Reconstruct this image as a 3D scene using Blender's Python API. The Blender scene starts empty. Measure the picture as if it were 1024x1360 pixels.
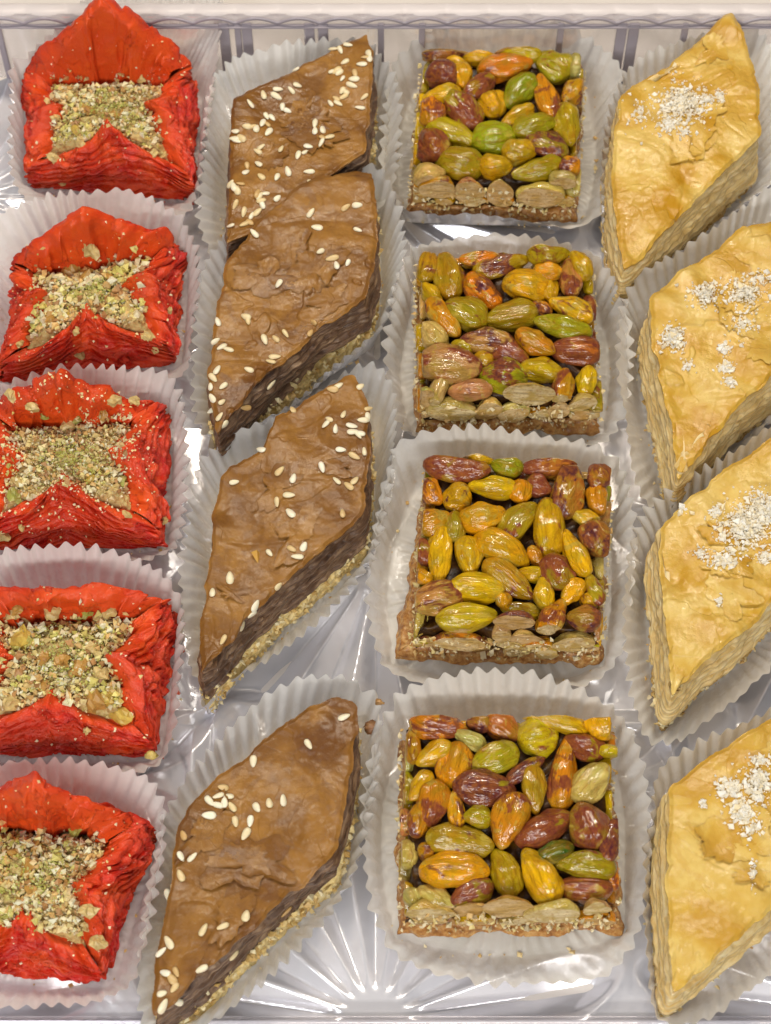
import bpy, math, random
import numpy as np
from mathutils import Vector, Matrix
from mathutils.bvhtree import BVHTree

# ------------------------------------------------------------------ camera / world / lamps / exposure
# one Blender unit is one centimetre
sc = bpy.context.scene
sc.unit_settings.system = 'METRIC'
sc.unit_settings.scale_length = 0.01
W0, H0, FPX = 1024.0, 1360.0, 2600.0
TH, DIST = math.radians(61.5), 44.0
CAM = np.array([0.0, -DIST * math.cos(TH), DIST * math.sin(TH)])
FW = np.array([0.0, math.cos(TH), -math.sin(TH)])
UP = np.array([0.0, math.sin(TH), math.cos(TH)])
cd = bpy.data.cameras.new('camera')
cam = bpy.data.objects.new('camera', cd)
sc.collection.objects.link(cam)
cam.location = CAM
cam.rotation_euler = (math.pi / 2 - TH, 0, 0)
cd.sensor_fit = 'HORIZONTAL'
cd.sensor_width = 36.0
cd.lens = FPX / W0 * 36.0
cd.clip_start = 1.0
cd.clip_end = 2000.0
cd.dof.use_dof = True
cd.dof.focus_distance = 42.0
cd.dof.aperture_fstop = 0.42
sc.camera = cam

world = bpy.data.worlds.new('World')
sc.world = world
world.use_nodes = True
bg = world.node_tree.nodes['Background']
bg.inputs[0].default_value = (0.92, 0.94, 1.0, 1)
bg.inputs[1].default_value = 0.07


def lamp(name, loc, target, sx, sy, power, col):
    d = bpy.data.lights.new(name, 'AREA')
    d.shape = 'RECTANGLE'
    d.size, d.size_y, d.energy, d.color = sx, sy, power, col
    o = bpy.data.objects.new(name, d)
    sc.collection.objects.link(o)
    o.location = loc
    o.rotation_euler = (Vector(target) - Vector(loc)).to_track_quat('-Z', 'Y').to_euler()
    return o


lamp('case_strip_lamp', (0, 24, 40), (0, 2, 0), 60, 3.0, 11000, (1.0, 0.86, 0.68))
lamp('front_strip_lamp', (0, -40, 34), (0, 0, 0), 60, 4.0, 19000, (1.0, 0.96, 0.90))
lamp('ceiling_panel_lamp', (-22, -26, 62), (0, -2, 0), 16, 16, 7500, (0.96, 0.97, 1.0))
for sx_ in (-9, 3, 15):
    lamp('spot_lamp', (sx_, 25, 54), (sx_ * .6, 0, 0), 2.0, 2.0, 3600, (1.0, 0.92, 0.78))

vs = sc.view_settings
vs.view_transform = 'Standard'
vs.look = 'None'
vs.exposure = 0.03
vs.gamma = 1.0
sc.cycles.use_denoising = True
sc.cycles.max_bounces = 8
sc.cycles.transparent_max_bounces = 12

RNG = np.random.default_rng(7)
random.seed(7)
COL = sc.collection


# ------------------------------------------------------------------ helpers
def ray(u, v):
    d = FW + (u - W0 / 2) / FPX * np.array([1.0, 0, 0]) - (v - H0 / 2) / FPX * UP
    return d


def at(u, v, z=0.0):
    d = ray(u, v)
    t = (z - CAM[2]) / d[2]
    return CAM + t * d


def at_plane(u, v, p, n):
    d = ray(u, v)
    t = np.dot(p - CAM, n) / np.dot(d, n)
    return CAM + t * d


def _h(ix, iy, iz, s):
    n = (ix * 374761393 + iy * 668265263 + iz * 2147483647 + s * 1274126177) & 0xFFFFFFFF
    n = ((n ^ (n >> 13)) * 1274126177) & 0xFFFFFFFF
    n = (n ^ (n >> 16)) & 0xFFFFFFFF
    return n.astype(np.float64) / 4294967295.0 * 2 - 1


def noise(x, y, z=0.0, s=0):
    x, y, z = np.broadcast_arrays(np.asarray(x, float), np.asarray(y, float), np.asarray(z, float))
    fx, fy, fz = np.floor(x), np.floor(y), np.floor(z)
    ix, iy, iz = fx.astype(np.int64), fy.astype(np.int64), fz.astype(np.int64)
    tx, ty, tz = x - fx, y - fy, z - fz
    tx, ty, tz = (t * t * t * (t * (t * 6 - 15) + 10) for t in (tx, ty, tz))
    r = 0
    for a in (0, 1):
        for b in (0, 1):
            for c in (0, 1):
                w = (tx if a else 1 - tx) * (ty if b else 1 - ty) * (tz if c else 1 - tz)
                r = r + w * _h(ix + a, iy + b, iz + c, s)
    return r


def fbm(x, y, z=0.0, s=0, o=4):
    r, a, f = 0, 0.5, 1.0
    for k in range(o):
        r = r + a * noise(np.asarray(x) * f, np.asarray(y) * f, np.asarray(z) * f, s + k * 17)
        a *= 0.5
        f *= 2.03
    return r


def sstep(a, b, x):
    t = np.clip((x - a) / (b - a), 0, 1)
    return t * t * (3 - 2 * t)


def saw(x):
    f = x - np.floor(x)
    return np.where(f < 0.8, f / 0.8, (1 - f) / 0.2)


def mesh_np(name, V, F, smooth=True, attrs=None):
    V = np.asarray(V, np.float32)
    me = bpy.data.meshes.new(name)
    me.vertices.add(len(V))
    me.vertices.foreach_set('co', V.ravel())
    if isinstance(F, np.ndarray):
        k = F.shape[1]
        n = len(F)
        me.loops.add(n * k)
        me.loops.foreach_set('vertex_index', F.astype(np.int32).ravel())
        me.polygons.add(n)
        me.polygons.foreach_set('loop_start', np.arange(0, n * k, k, dtype=np.int32))
    else:
        raise ValueError
    if attrs:
        for an, (t, data) in attrs.items():
            a = me.attributes.new(an, t, 'POINT')
            data = np.asarray(data, np.float32)
            a.data.foreach_set('color' if t == 'FLOAT_COLOR' else 'value', data.ravel())
    me.update(calc_edges=True)
    me.validate()
    me.shade_smooth() if smooth else me.shade_flat()
    return me


def grid_faces(nr, nc, wrap=False):
    """nr rows, nc columns; wrap joins the last column to the first."""
    r = np.arange(nr - 1)[:, None]
    c = np.arange(nc if wrap else nc - 1)[None, :]
    c2 = (c + 1) % nc
    a = r * nc + c
    b = r * nc + c2
    d = (r + 1) * nc + c
    e = (r + 1) * nc + c2
    return np.stack([a, b, e, d], -1).reshape(-1, 4)


def thing(name, loc, label, cat, group=None):
    o = bpy.data.objects.new(name, None)
    COL.objects.link(o)
    o.location = loc
    o.empty_display_size = 0.5
    o['label'] = label
    o['category'] = cat
    if group:
        o['group'] = group
    return o


def part(name, me, mat, parent, kind=None, V0=None):
    """mesh data already in the parent's local space"""
    o = bpy.data.objects.new(name, me)
    COL.objects.link(o)
    if not me.materials:
        me.materials.append(mat)
    o.parent = parent
    if kind:
        o['kind'] = kind
    return o


def solo(name, me, mat, loc, label=None, cat=None, group=None, kind=None):
    o = bpy.data.objects.new(name, me)
    COL.objects.link(o)
    if not me.materials:
        me.materials.append(mat)
    o.location = loc
    if label:
        o['label'] = label
    if cat:
        o['category'] = cat
    if group:
        o['group'] = group
    if kind:
        o['kind'] = kind
    return o


# ------------------------------------------------------------------ materials
class NT:
    def __init__(self, name):
        self.m = bpy.data.materials.new(name)
        self.m.use_nodes = True
        self.t = self.m.node_tree
        self.t.nodes.clear()
        self.out = self.t.nodes.new('ShaderNodeOutputMaterial')

    def n(self, typ, **kw):
        nd = self.t.nodes.new(typ)
        for k, v in kw.items():
            if k.startswith('i_'):
                key = k[2:]
                key = int(key) if key.isdigit() else key.replace('_', ' ')
                nd.inputs[key].default_value = v
            else:
                setattr(nd, k, v)
        return nd

    def l(self, a, b):
        self.t.links.new(a, b)

    def coords(self, scale=(1, 1, 1), rnd=True):
        tc = self.n('ShaderNodeTexCoord')
        mp = self.n('ShaderNodeMapping')
        mp.inputs['Scale'].default_value = scale
        self.l(tc.outputs['Object'], mp.inputs['Vector'])
        if rnd:
            oi = self.n('ShaderNodeObjectInfo')
            mul = self.n('ShaderNodeMath', operation='MULTIPLY', i_1=57.0)
            self.l(oi.outputs['Random'], mul.inputs[0])
            cb = self.n('ShaderNodeCombineXYZ')
            for k in range(3):
                self.l(mul.outputs[0], cb.inputs[k])
            self.l(cb.outputs[0], mp.inputs['Location'])
        return mp.outputs[0]

    def noise(self, vec, scale, detail=4, rough=.55, dist=0.0):
        nd = self.n('ShaderNodeTexNoise')
        nd.inputs['Scale'].default_value = scale
        nd.inputs['Detail'].default_value = detail
        nd.inputs['Roughness'].default_value = rough
        nd.inputs['Distortion'].default_value = dist
        self.l(vec, nd.inputs['Vector'])
        return nd.outputs[0]

    def ramp(self, fac, stops, interp='LINEAR'):
        nd = self.n('ShaderNodeValToRGB')
        cr = nd.color_ramp
        cr.interpolation = interp
        while len(cr.elements) < len(stops):
            cr.elements.new(0.5)
        for e, (p, c) in zip(cr.elements, stops):
            e.position = p
            e.color = (*c, 1) if len(c) == 3 else c
        self.l(fac, nd.inputs[0])
        return nd.outputs[0]

    def mix(self, fac, a, b, mode='MIX'):
        nd = self.n('ShaderNodeMix', data_type='RGBA', blend_type=mode)
        for src, idx in ((fac, 0), (a, 6), (b, 7)):
            if isinstance(src, (int, float)):
                nd.inputs[idx].default_value = src
            elif isinstance(src, tuple):
                nd.inputs[idx].default_value = (*src, 1)
            else:
                self.l(src, nd.inputs[idx])
        return nd.outputs[2]

    def math(self, op, a, b=None, clamp=False):
        nd = self.n('ShaderNodeMath', operation=op, use_clamp=clamp)
        for src, i in ((a, 0), (b, 1)):
            if src is None:
                continue
            if isinstance(src, (int, float)):
                nd.inputs[i].default_value = src
            else:
                self.l(src, nd.inputs[i])
        return nd.outputs[0]

    def bump(self, h, strength=.5, dist=.05, prev=None):
        nd = self.n('ShaderNodeBump')
        nd.inputs['Strength'].default_value = strength
        nd.inputs['Distance'].default_value = dist
        self.l(h, nd.inputs['Height'])
        if prev is not None:
            self.l(prev, nd.inputs['Normal'])
        return nd.outputs[0]

    def principled(self, color, rough=.5, normal=None, coat=0, coat_rough=.1, sss=0, sss_r=(1, .5, .25), sss_scale=.1,
                   metallic=0, spec=.5, trans=0, coat_normal=None):
        p = self.n('ShaderNodeBsdfPrincipled')
        if isinstance(color, tuple):
            p.inputs['Base Color'].default_value = (*color, 1)
        else:
            self.l(color, p.inputs['Base Color'])
        if isinstance(rough, (int, float)):
            p.inputs['Roughness'].default_value = rough
        else:
            self.l(rough, p.inputs['Roughness'])
        p.inputs['Metallic'].default_value = metallic
        p.inputs['Specular IOR Level'].default_value = spec
        p.inputs['Transmission Weight'].default_value = trans
        if isinstance(coat, (int, float)):
            p.inputs['Coat Weight'].default_value = coat
        else:
            self.l(coat, p.inputs['Coat Weight'])
        p.inputs['Coat Roughness'].default_value = coat_rough
        if sss:
            p.inputs['Subsurface Weight'].default_value = sss
            p.inputs['Subsurface Radius'].default_value = sss_r
            p.inputs['Subsurface Scale'].default_value = sss_scale
        if normal is not None:
            self.l(normal, p.inputs['Normal'])
            self.l(coat_normal if coat_normal is not None else normal, p.inputs['Coat Normal'])
        self.l(p.outputs[0], self.out.inputs[0])
        return p


def m_nut():
    t = NT('pistachio_glazed')
    oi = t.n('ShaderNodeObjectInfo')
    v = t.coords((1, 1, 1))
    vs_ = t.coords((.7, 3.2, 3.2))
    n1 = t.noise(v, 1.7, 3, .6, .6)
    n2 = t.noise(vs_, 2.6, 6, .65, .8)
    n3 = t.noise(v, 9, 4, .6)
    body = t.mix(t.ramp(n2, [(.40, (0, 0, 0)), (.66, (1, 1, 1))]), oi.outputs['Color'],
                 t.mix(.6, oi.outputs['Color'], (.36, .12, .003)))
    body = t.mix(t.math('MULTIPLY', t.ramp(t.noise(v, 1.1, 3, .6, 1.0), [(.47, (0, 0, 0)), (.58, (1, 1, 1))]), .32), body, (.24, .24, .006))
    body = t.mix(t.math('MULTIPLY', t.ramp(t.noise(v, 2.3, 3, .6, 1.5), [(.56, (0, 0, 0)), (.66, (1, 1, 1))]), .7), body, (.55, .40, .06))
    # the papery skin
    amt = t.math('SUBTRACT', 1.0, oi.outputs['Alpha'])
    f = t.math('ADD', t.math('MULTIPLY', n1, 1.0), t.math('MULTIPLY', n2, .35))
    lo = t.math('ADD', t.math('MULTIPLY', amt, .75), .28)
    sk = t.math('SUBTRACT', f, lo)
    sk = t.math('MULTIPLY', sk, 14.0, True)
    skin_c = t.mix(t.ramp(oi.outputs['Random'], [(.25, (0, 0, 0)), (.75, (1, 1, 1))]), (.21, .040, .022), (.085, .014, .028))
    skin_c = t.mix(t.ramp(n3, [(.35, (0, 0, 0)), (.7, (1, 1, 1))]), skin_c, (.36, .11, .02))
    c = t.mix(sk, body, skin_c)
    # freshly cut faces
    cut = t.n('ShaderNodeAttribute', attribute_name='cut')
    cutc = t.mix(t.ramp(t.noise(v, 3.2, 4, .6), [(.40, (0, 0, 0)), (.60, (1, 1, 1))]), (.60, .42, .12), (.84, .68, .38))
    cutc = t.mix(oi.outputs['Random'], cutc, t.mix(.55, cutc, (.62, .30, .08)))
    cutc = t.mix(t.ramp(t.noise(v, 16, 3), [(.55, (0, 0, 0)), (.72, (1, 1, 1))]), cutc, (.52, .26, .07))
    cf = t.ramp(cut.outputs['Fac'], [(.55, (0, 0, 0)), (.85, (1, 1, 1))])
    c = t.mix(cf, c, cutc)
    b = t.bump(n2, .9, .12)
    b = t.bump(n3, .5, .04, b)
    cw = t.math('SUBTRACT', 1.0, t.math('MULTIPLY', cf, .75))
    cb = t.bump(t.noise(vs_, 2.6, 3, .55), .42, .09)
    t.principled(c, .42, b, coat=cw, coat_rough=.04, coat_normal=cb, spec=.10)
    return t.m


def m_red():
    t = NT('red_phyllo')
    v = t.coords((1, 1, 1))
    n1 = t.noise(v, 1.4, 5, .6, .5)
    n2 = t.noise(v, 11, 5, .65)
    n3 = t.noise(v, 28, 3, .6)
    c = t.ramp(n1, [(.38, (.55, .013, .010)), (.5, (.67, .030, .009)), (.62, (.77, .075, .010))])
    fa = t.n('ShaderNodeAttribute', attribute_name='smooth_sheet')
    c = t.mix(t.math('MULTIPLY', fa.outputs['Fac'], .65), c, (.78, .10, .012))
    c = t.mix(t.ramp(n3, [(.62, (0, 0, 0)), (.80, (.5, .5, .5))]), c, (.86, .22, .10))
    fl = t.ramp(t.noise(v, 1.1, 9, .62, .3), [(.50, (0, 0, 0)), (.506, (1, 1, 1))])
    c = t.mix(t.math('MULTIPLY', fl, .45), c, (.72, .07, .02))
    b = t.bump(n2, .5, .06)
    b = t.bump(n1, .5, .12, b)
    b = t.bump(fl, .8, .06, b)
    sr = t.n('ShaderNodeAttribute', attribute_name='sheet_run')
    ph = t.math('ADD', t.math('MULTIPLY', sr.outputs['Fac'], 3.3), t.math('MULTIPLY', t.noise(v, 3.0, 4, .6), 2.4))
    sw = t.math('FRACT', ph)
    sw = t.math('MULTIPLY', t.math('SUBTRACT', 1.0, fa.outputs['Fac']), sw)
    b = t.bump(sw, .9, .05, b)
    c = t.mix(t.math('MULTIPLY', t.ramp(sw, [(.55, (0, 0, 0)), (1.0, (1, 1, 1))]), .55), c, (.80, .10, .04))
    t.principled(c, .45, b, spec=.15, coat=.45, coat_rough=.12, sss=.10, sss_r=(1, .25, .1), sss_scale=.10)
    return t.m


def m_crust(name, stops, darkpatch, coat=.5, rough=.42, bstr=.4):
    t = NT(name)
    v = t.coords((1, 1, 1))
    n1 = t.noise(v, .75, 4, .55, .4)
    n2 = t.noise(v, 6, 6, .62)
    n3 = t.noise(v, 30, 4, .6)
    c = t.ramp(n1, stops)
    c = t.mix(t.math('MULTIPLY', t.ramp(t.noise(v, 1.3, 4, .6, 1.2), [(.50, (0, 0, 0)), (.60, (1, 1, 1))]), .45), c, darkpatch)
    c = t.mix(t.ramp(n2, [(.35, (0, 0, 0)), (.75, (.35, .35, .35))]), c, darkpatch)
    # papery scale left where the top sheet has torn
    att = t.n('ShaderNodeAttribute', attribute_name='torn')
    c = t.mix(t.math('MULTIPLY', t.math('SUBTRACT', 1.0, att.outputs['Fac']), .25), c, t.mix(.75, c, stops[-1][1]))
    fl = t.ramp(t.noise(v, .62, 3.0, .48, .5), [(.535, (0, 0, 0)), (.541, (1, 1, 1))])
    fl2 = t.ramp(t.noise(t.coords((1.3, .8, 1)), .7, 3, .5, .6), [(.585, (0, 0, 0)), (.592, (1, 1, 1))])
    c = t.mix(t.math('MULTIPLY', fl, .35), c, t.mix(.5, c, stops[-1][1]))
    c = t.mix(t.math('MULTIPLY', fl2, .25), c, t.mix(.6, c, darkpatch))
    bl = t.noise(v, 2.4, 2, .5)
    b = t.bump(n2, bstr, .05)
    b = t.bump(n3, .3, .012, b)
    b = t.bump(fl, .35, .04, b)
    b = t.bump(bl, .45, .10, b)
    r = t.ramp(n1, [(.35, (.30, .30, .30)), (.7, (.55, .55, .55))])
    cw = t.math('MULTIPLY', t.ramp(t.noise(v, 1.6, 3), [(.40, (.35, .35, .35)), (.58, (1, 1, 1))]), coat)
    t.principled(c, r, b, coat=cw, coat_rough=.10, sss=.10, sss_scale=.08, spec=.2)
    return t.m


def m_layers(name, a, b_, c_, coat=.3):
    """cut side of many stacked sheets: fine lines along the sheets"""
    t = NT(name)
    v = t.coords((1, 1, 1))
    vs_ = t.coords((.9, .9, 13.0))
    n1 = t.noise(vs_, 1.7, 6, .7, .7)
    n2 = t.noise(v, 1.6, 3, .6)
    c = t.ramp(n1, [(.32, a), (.5, b_), (.68, c_)])
    c = t.mix(t.ramp(n2, [(.4, (0, 0, 0)), (.7, (.55, .55, .55))]), c, a)
    b = t.bump(n1, .6, .05)
    b = t.bump(t.noise(v, 22, 3), .35, .02, b)
    t.principled(c, .45, b, coat=coat, coat_rough=.2, sss=.1, sss_scale=.08)
    return t.m


def m_grain(name, stops, scale=7, coat=.2, bump=.9, dist=.08):
    t = NT(name)
    v = t.coords((1, 1, 1))
    vo = t.n('ShaderNodeTexVoronoi')
    vo.inputs['Scale'].default_value = scale
    t.l(v, vo.inputs['Vector'])
    n = t.noise(v, scale * 1.4, 5, .65)
    c = t.ramp(n, stops)
    b = t.bump(vo.outputs['Distance'], -bump if False else bump, dist)
    b = t.bump(n, .5, dist * .5, b)
    t.principled(c, .5, b, coat=coat, coat_rough=.25, sss=.10, sss_scale=.08, spec=.15)
    return t.m


def m_attr(name, rough=.55, coat=0.15, tint=None):
    t = NT(name)
    a = t.n('ShaderNodeAttribute', attribute_name='tone')
    v = t.coords((1, 1, 1))
    n = t.noise(v, 14, 4, .6)
    c = t.mix(t.ramp(n, [(.4, (0, 0, 0)), (.7, (.35, .35, .35))]), a.outputs['Color'], (.35, .2, .07)) if not tint else a.outputs['Color']
    t.principled(c, rough, t.bump(n, .4, .03), coat=coat, coat_rough=.25, sss=.35 if tint else .15, sss_r=(1, .9, .75), sss_scale=.08)
    return t.m


def m_piece(name):
    t = NT(name)
    oi = t.n('ShaderNodeObjectInfo')
    v = t.coords((1, 1, 1))
    n = t.noise(v, 6, 4, .6)
    c = t.mix(t.ramp(n, [(.4, (0, 0, 0)), (.7, (.6, .6, .6))]), oi.outputs['Color'], (.30, .17, .04))
    t.principled(c, .5, t.bump(n, .5, .05), coat=.3, coat_rough=.2, sss=.15, sss_scale=.05)
    return t.m


def m_seed():
    t = NT('sesame')
    oi = t.n('ShaderNodeObjectInfo')
    c = t.ramp(oi.outputs['Random'], [(.0, (.88, .83, .66)), (.55, (.82, .73, .50)), (.85, (.74, .58, .30)), (1.0, (.58, .36, .13))])
    v = t.coords((1, 1, 1))
    t.principled(c, .42, t.bump(t.noise(v, 9, 3), .2, .02), coat=.2, coat_rough=.2, sss=.2, sss_scale=.04)
    return t.m


def m_paper():
    t = NT('greaseproof_paper')
    v = t.coords((1, 1, 1))
    n1 = t.noise(v, .9, 3, .5)
    n2 = t.noise(v, 5, 5, .65)
    n3 = t.noise(v, 30, 3, .6)
    c = t.ramp(n1, [(.3, (.90, .895, .87)), (.7, (.95, .945, .93))])
    oil = t.n('ShaderNodeAttribute', attribute_name='oil')
    oi = t.n('ShaderNodeObjectInfo')
    of = t.math('SUBTRACT', t.math('ADD', oil.outputs['Fac'], n2), .62)
    of = t.math('MULTIPLY', of, 3.0, True)
    c = t.mix(t.math('MULTIPLY', of, .32), c, oi.outputs['Color'])
    b = t.bump(n2, .35, .05)
    b = t.bump(n3, .25, .01, b)
    d = t.n('ShaderNodeBsdfDiffuse')
    tr = t.n('ShaderNodeBsdfTranslucent')
    gl = t.n('ShaderNodeBsdfGlossy')
    gl.inputs['Roughness'].default_value = .32
    gl.inputs['Color'].default_value = (1, 1, 1, 1)
    for s in (d, tr):
        t.l(c, s.inputs['Color'])
    for s in (d, tr, gl):
        t.l(b, s.inputs['Normal'])
    m1 = t.n('ShaderNodeMixShader')
    m1.inputs[0].default_value = .40
    t.l(d.outputs[0], m1.inputs[1])
    t.l(tr.outputs[0], m1.inputs[2])
    fr = t.n('ShaderNodeFresnel')
    fr.inputs[0].default_value = 1.4
    m2 = t.n('ShaderNodeMixShader')
    t.l(fr.outputs[0], m2.inputs[0])
    t.l(m1.outputs[0], m2.inputs[1])
    t.l(gl.outputs[0], m2.inputs[2])
    tp = t.n('ShaderNodeBsdfTransparent')
    m3 = t.n('ShaderNodeMixShader')
    # oily spots let more light through
    t.l(t.math('ADD', t.math('MULTIPLY', of, .14), t.ramp(n1, [(.38, (.0, .0, .0)), (.72, (.13, .13, .13))])), m3.inputs[0])
    t.l(m2.outputs[0], m3.inputs[1])
    t.l(tp.outputs[0], m3.inputs[2])
    t.l(m3.outputs[0], t.out.inputs[0])
    return t.m


def m_tray():
    t = NT('moulded_plastic')
    v = t.coords((1, 1, 1), False)
    b = t.bump(t.noise(v, .8, 2), .15, .05)
    p = t.principled((.83, .83, .89), .17, b, coat=.5, coat_rough=.08, metallic=.34)
    return t.m


def m_clear():
    t = NT('clear_plastic')
    gl = t.n('ShaderNodeBsdfGlossy')
    gl.inputs['Roughness'].default_value = .12
    gl.inputs['Color'].default_value = (.95, .93, .96, 1)
    tp = t.n('ShaderNodeBsdfTransparent')
    tp.inputs['Color'].default_value = (.97, .965, .97, 1)
    lw = t.n('ShaderNodeLayerWeight')
    lw.inputs[0].default_value = .35
    m = t.n('ShaderNodeMixShader')
    t.l(t.math('ADD', t.math('MULTIPLY', lw.outputs['Facing'], .5), .12), m.inputs[0])
    t.l(tp.outputs[0], m.inputs[1])
    t.l(gl.outputs[0], m.inputs[2])
    t.l(m.outputs[0], t.out.inputs[0])
    return t.m


def m_plain(name, col, rough=.5, var=.05):
    t = NT(name)
    v = t.coords((1, 1, 1), False)
    n = t.noise(v, .35, 4, .5)
    c = t.mix(n, col, tuple(x * (1 - var * 2) for x in col))
    t.principled(c, rough, t.bump(t.noise(v, 12, 3), .1, .01))
    return t.m


M_NUT, M_RED, M_SEED, M_PAPER, M_TRAY, M_CLEAR = m_nut(), m_red(), m_seed(), m_paper(), m_tray(), m_clear()
M_BROWN = m_crust('brown_crust', [(.40, (.165, .064, .010)), (.50, (.26, .115, .019)), (.60, (.35, .168, .034))], (.12, .050, .026), coat=.5)
M_GOLD = m_crust('golden_crust', [(.40, (.50, .25, .013)), (.50, (.62, .38, .052)), (.60, (.73, .53, .16))], (.52, .275, .02), coat=.75, rough=.35)
M_BLAY = m_layers('brown_layers', (.045, .020, .012), (.19, .100, .052), (.50, .33, .19), .3)
M_GLAY = m_layers('golden_layers', (.62, .39, .11), (.84, .64, .29), (.93, .81, .52), .3)
M_BFILL = m_grain('pale_nut_filling', [(.3, (.62, .42, .13)), (.5, (.84, .66, .30)), (.7, (.90, .77, .46))], 6)
M_GFILL = m_grain('golden_nut_filling', [(.3, (.40, .20, .04)), (.5, (.62, .40, .12)), (.7, (.72, .55, .27))], 6, .4)
M_CRUSTB = m_grain('syrup_crust', [(.35, (.24, .085, .015)), (.5, (.42, .19, .045)), (.65, (.60, .36, .13))], 5, .7, .8)
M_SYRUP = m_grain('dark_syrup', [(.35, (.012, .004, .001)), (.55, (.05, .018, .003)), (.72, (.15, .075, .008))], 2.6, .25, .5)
M_RFILL = m_grain('ground_nut_bed', [(.3, (.40, .24, .08)), (.5, (.62, .47, .19)), (.7, (.66, .58, .24))], 8)
M_CRUMB, M_WCRUMB, M_PIECE = m_attr('crumb'), m_attr('white_crumb', .7, 0.0, 1), m_piece('nut_piece')
def m_frost():
    t = NT('frosted_clear')
    p = t.n('ShaderNodeBsdfPrincipled')
    p.inputs['Base Color'].default_value = (.86, .82, .83, 1)
    p.inputs['Roughness'].default_value = .3
    tp = t.n('ShaderNodeBsdfTransparent')
    tp.inputs['Color'].default_value = (.95, .93, .95, 1)
    m = t.n('ShaderNodeMixShader')
    m.inputs[0].default_value = .45
    t.l(p.outputs[0], m.inputs[1])
    t.l(tp.outputs[0], m.inputs[2])
    t.l(m.outputs[0], t.out.inputs[0])
    return t.m


M_FROST = m_frost()
M_RIM = m_plain('frosted_rim', (.84, .80, .80), .28)
M_RIB = m_plain('lilac_rib', (.42, .38, .43), .2)
M_COUNTER = m_plain('counter_white', (.86, .81, .77), .35)

# ------------------------------------------------------------------ the setting
g = 300.0
n_ = 24
xs = np.linspace(-g, g, n_)
X, Y = np.meshgrid(xs, xs)
me = mesh_np('counter', np.stack([X.ravel(), Y.ravel(), np.full(X.size, -0.6)], -1), grid_faces(n_, n_))
solo('counter', me, M_COUNTER, (0, 0, 0), kind='structure', label='pale cream counter under and behind the plastic tray')

# the tray: moulded floor with starbursts and diamond facets, clear pleated-looking walls
tray = thing('serving_tray', (0, 0, -0.3), 'clear moulded plastic tray with starburst floor and scalloped rim, under all the sweets', 'tray')
YB = float(at(512, 93, 0)[1])       # back wall foot
YF = float(at(512, 1353, 0)[1])     # front wall foot
XL, XR = -11.8, 11.8


def tray_height(x, y):
    s1 = at(500, 742, 0)
    s2 = at(498, 1352, 0)
    P = abs(s2[1] - s1[1])
    ox, oy = s1[0], s1[1]
    # lattice of starbursts, one pitch apart
    cx = np.round((x - ox) / P) * P + ox
    cy = np.round((y - oy) / P) * P + oy
    dx, dy = x - cx, y - cy
    r = np.hypot(dx, dy)
    a = np.arctan2(dy, dx)
    spoke = np.abs(((a / (2 * np.pi) * 18) % 1) - .5) * 2       # 0 at groove, 1 on ridge
    prof = np.clip(spoke * 1.0, 0, 1)
    win = sstep(.5, 1.1, r) * (1 - sstep(P * .40, P * .47, r + .35 * np.cos(a * 14)))
    h = -.38 * (1 - prof) * win * np.minimum(1, r / 3.2)
    # four-petal stars with a diamond between the bursts
    qx = np.round((x - ox) / P - .5) * P + P / 2 + ox
    qy = np.round((y - oy) / P - .5) * P + P / 2 + oy
    ex, ey = (x - qx), (y - qy)
    rr = np.hypot(ex, ey)
    aa = np.arctan2(ey, ex) + math.pi / 4
    for k in range(4):
        ca, sa = math.cos(k * math.pi / 2 + .78), math.sin(k * math.pi / 2 + .78)
        u = ex * ca + ey * sa
        w = -ex * sa + ey * ca
        wid = .42 * np.sin(np.clip((u - .15) / 2.2, 0, 1) * np.pi)
        h = h - .30 * np.clip(1 - np.abs(w) / np.maximum(wid, 1e-3), 0, 1) * (wid > .01) * .8
    d = np.maximum(np.abs(ex), np.abs(ey))
    h = h + .18 * np.clip(1 - np.abs(d - 1.2) / .35, 0, 1) * (rr > 1.1)
    return h


nx, ny = 620, 660
xs = np.linspace(XL, XR, nx)
ys = np.linspace(YF, YB, ny)
X, Y = np.meshgrid(xs, ys)
Z = tray_height(X, Y)
me = mesh_np('tray_floor', np.stack([X.ravel(), Y.ravel(), Z.ravel() + .04], -1), grid_faces(ny, nx))
part('tray_floor', me, M_TRAY, tray)


def box_mesh(name, boxes):
    V, F = [], []
    for (x0, x1, y0, y1, z0, z1) in boxes:
        b = len(V)
        V += [(x0, y0, z0), (x1, y0, z0), (x1, y1, z0), (x0, y1, z0), (x0, y0, z1), (x1, y0, z1), (x1, y1, z1), (x0, y1, z1)]
        F += [(b, b + 3, b + 2, b + 1), (b + 4, b + 5, b + 6, b + 7), (b, b + 1, b + 5, b + 4), (b + 1, b + 2, b + 6, b + 5),
              (b + 2, b + 3, b + 7, b + 6), (b + 3, b, b + 4, b + 7)]
    return mesh_np(name, np.array(V, float), np.array(F), smooth=False)


def bevel(o, w=.04, s=2):
    m = o.modifiers.new('bevel', 'BEVEL')
    m.width, m.segments = w, s
    return o


WH = 2.25
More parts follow.
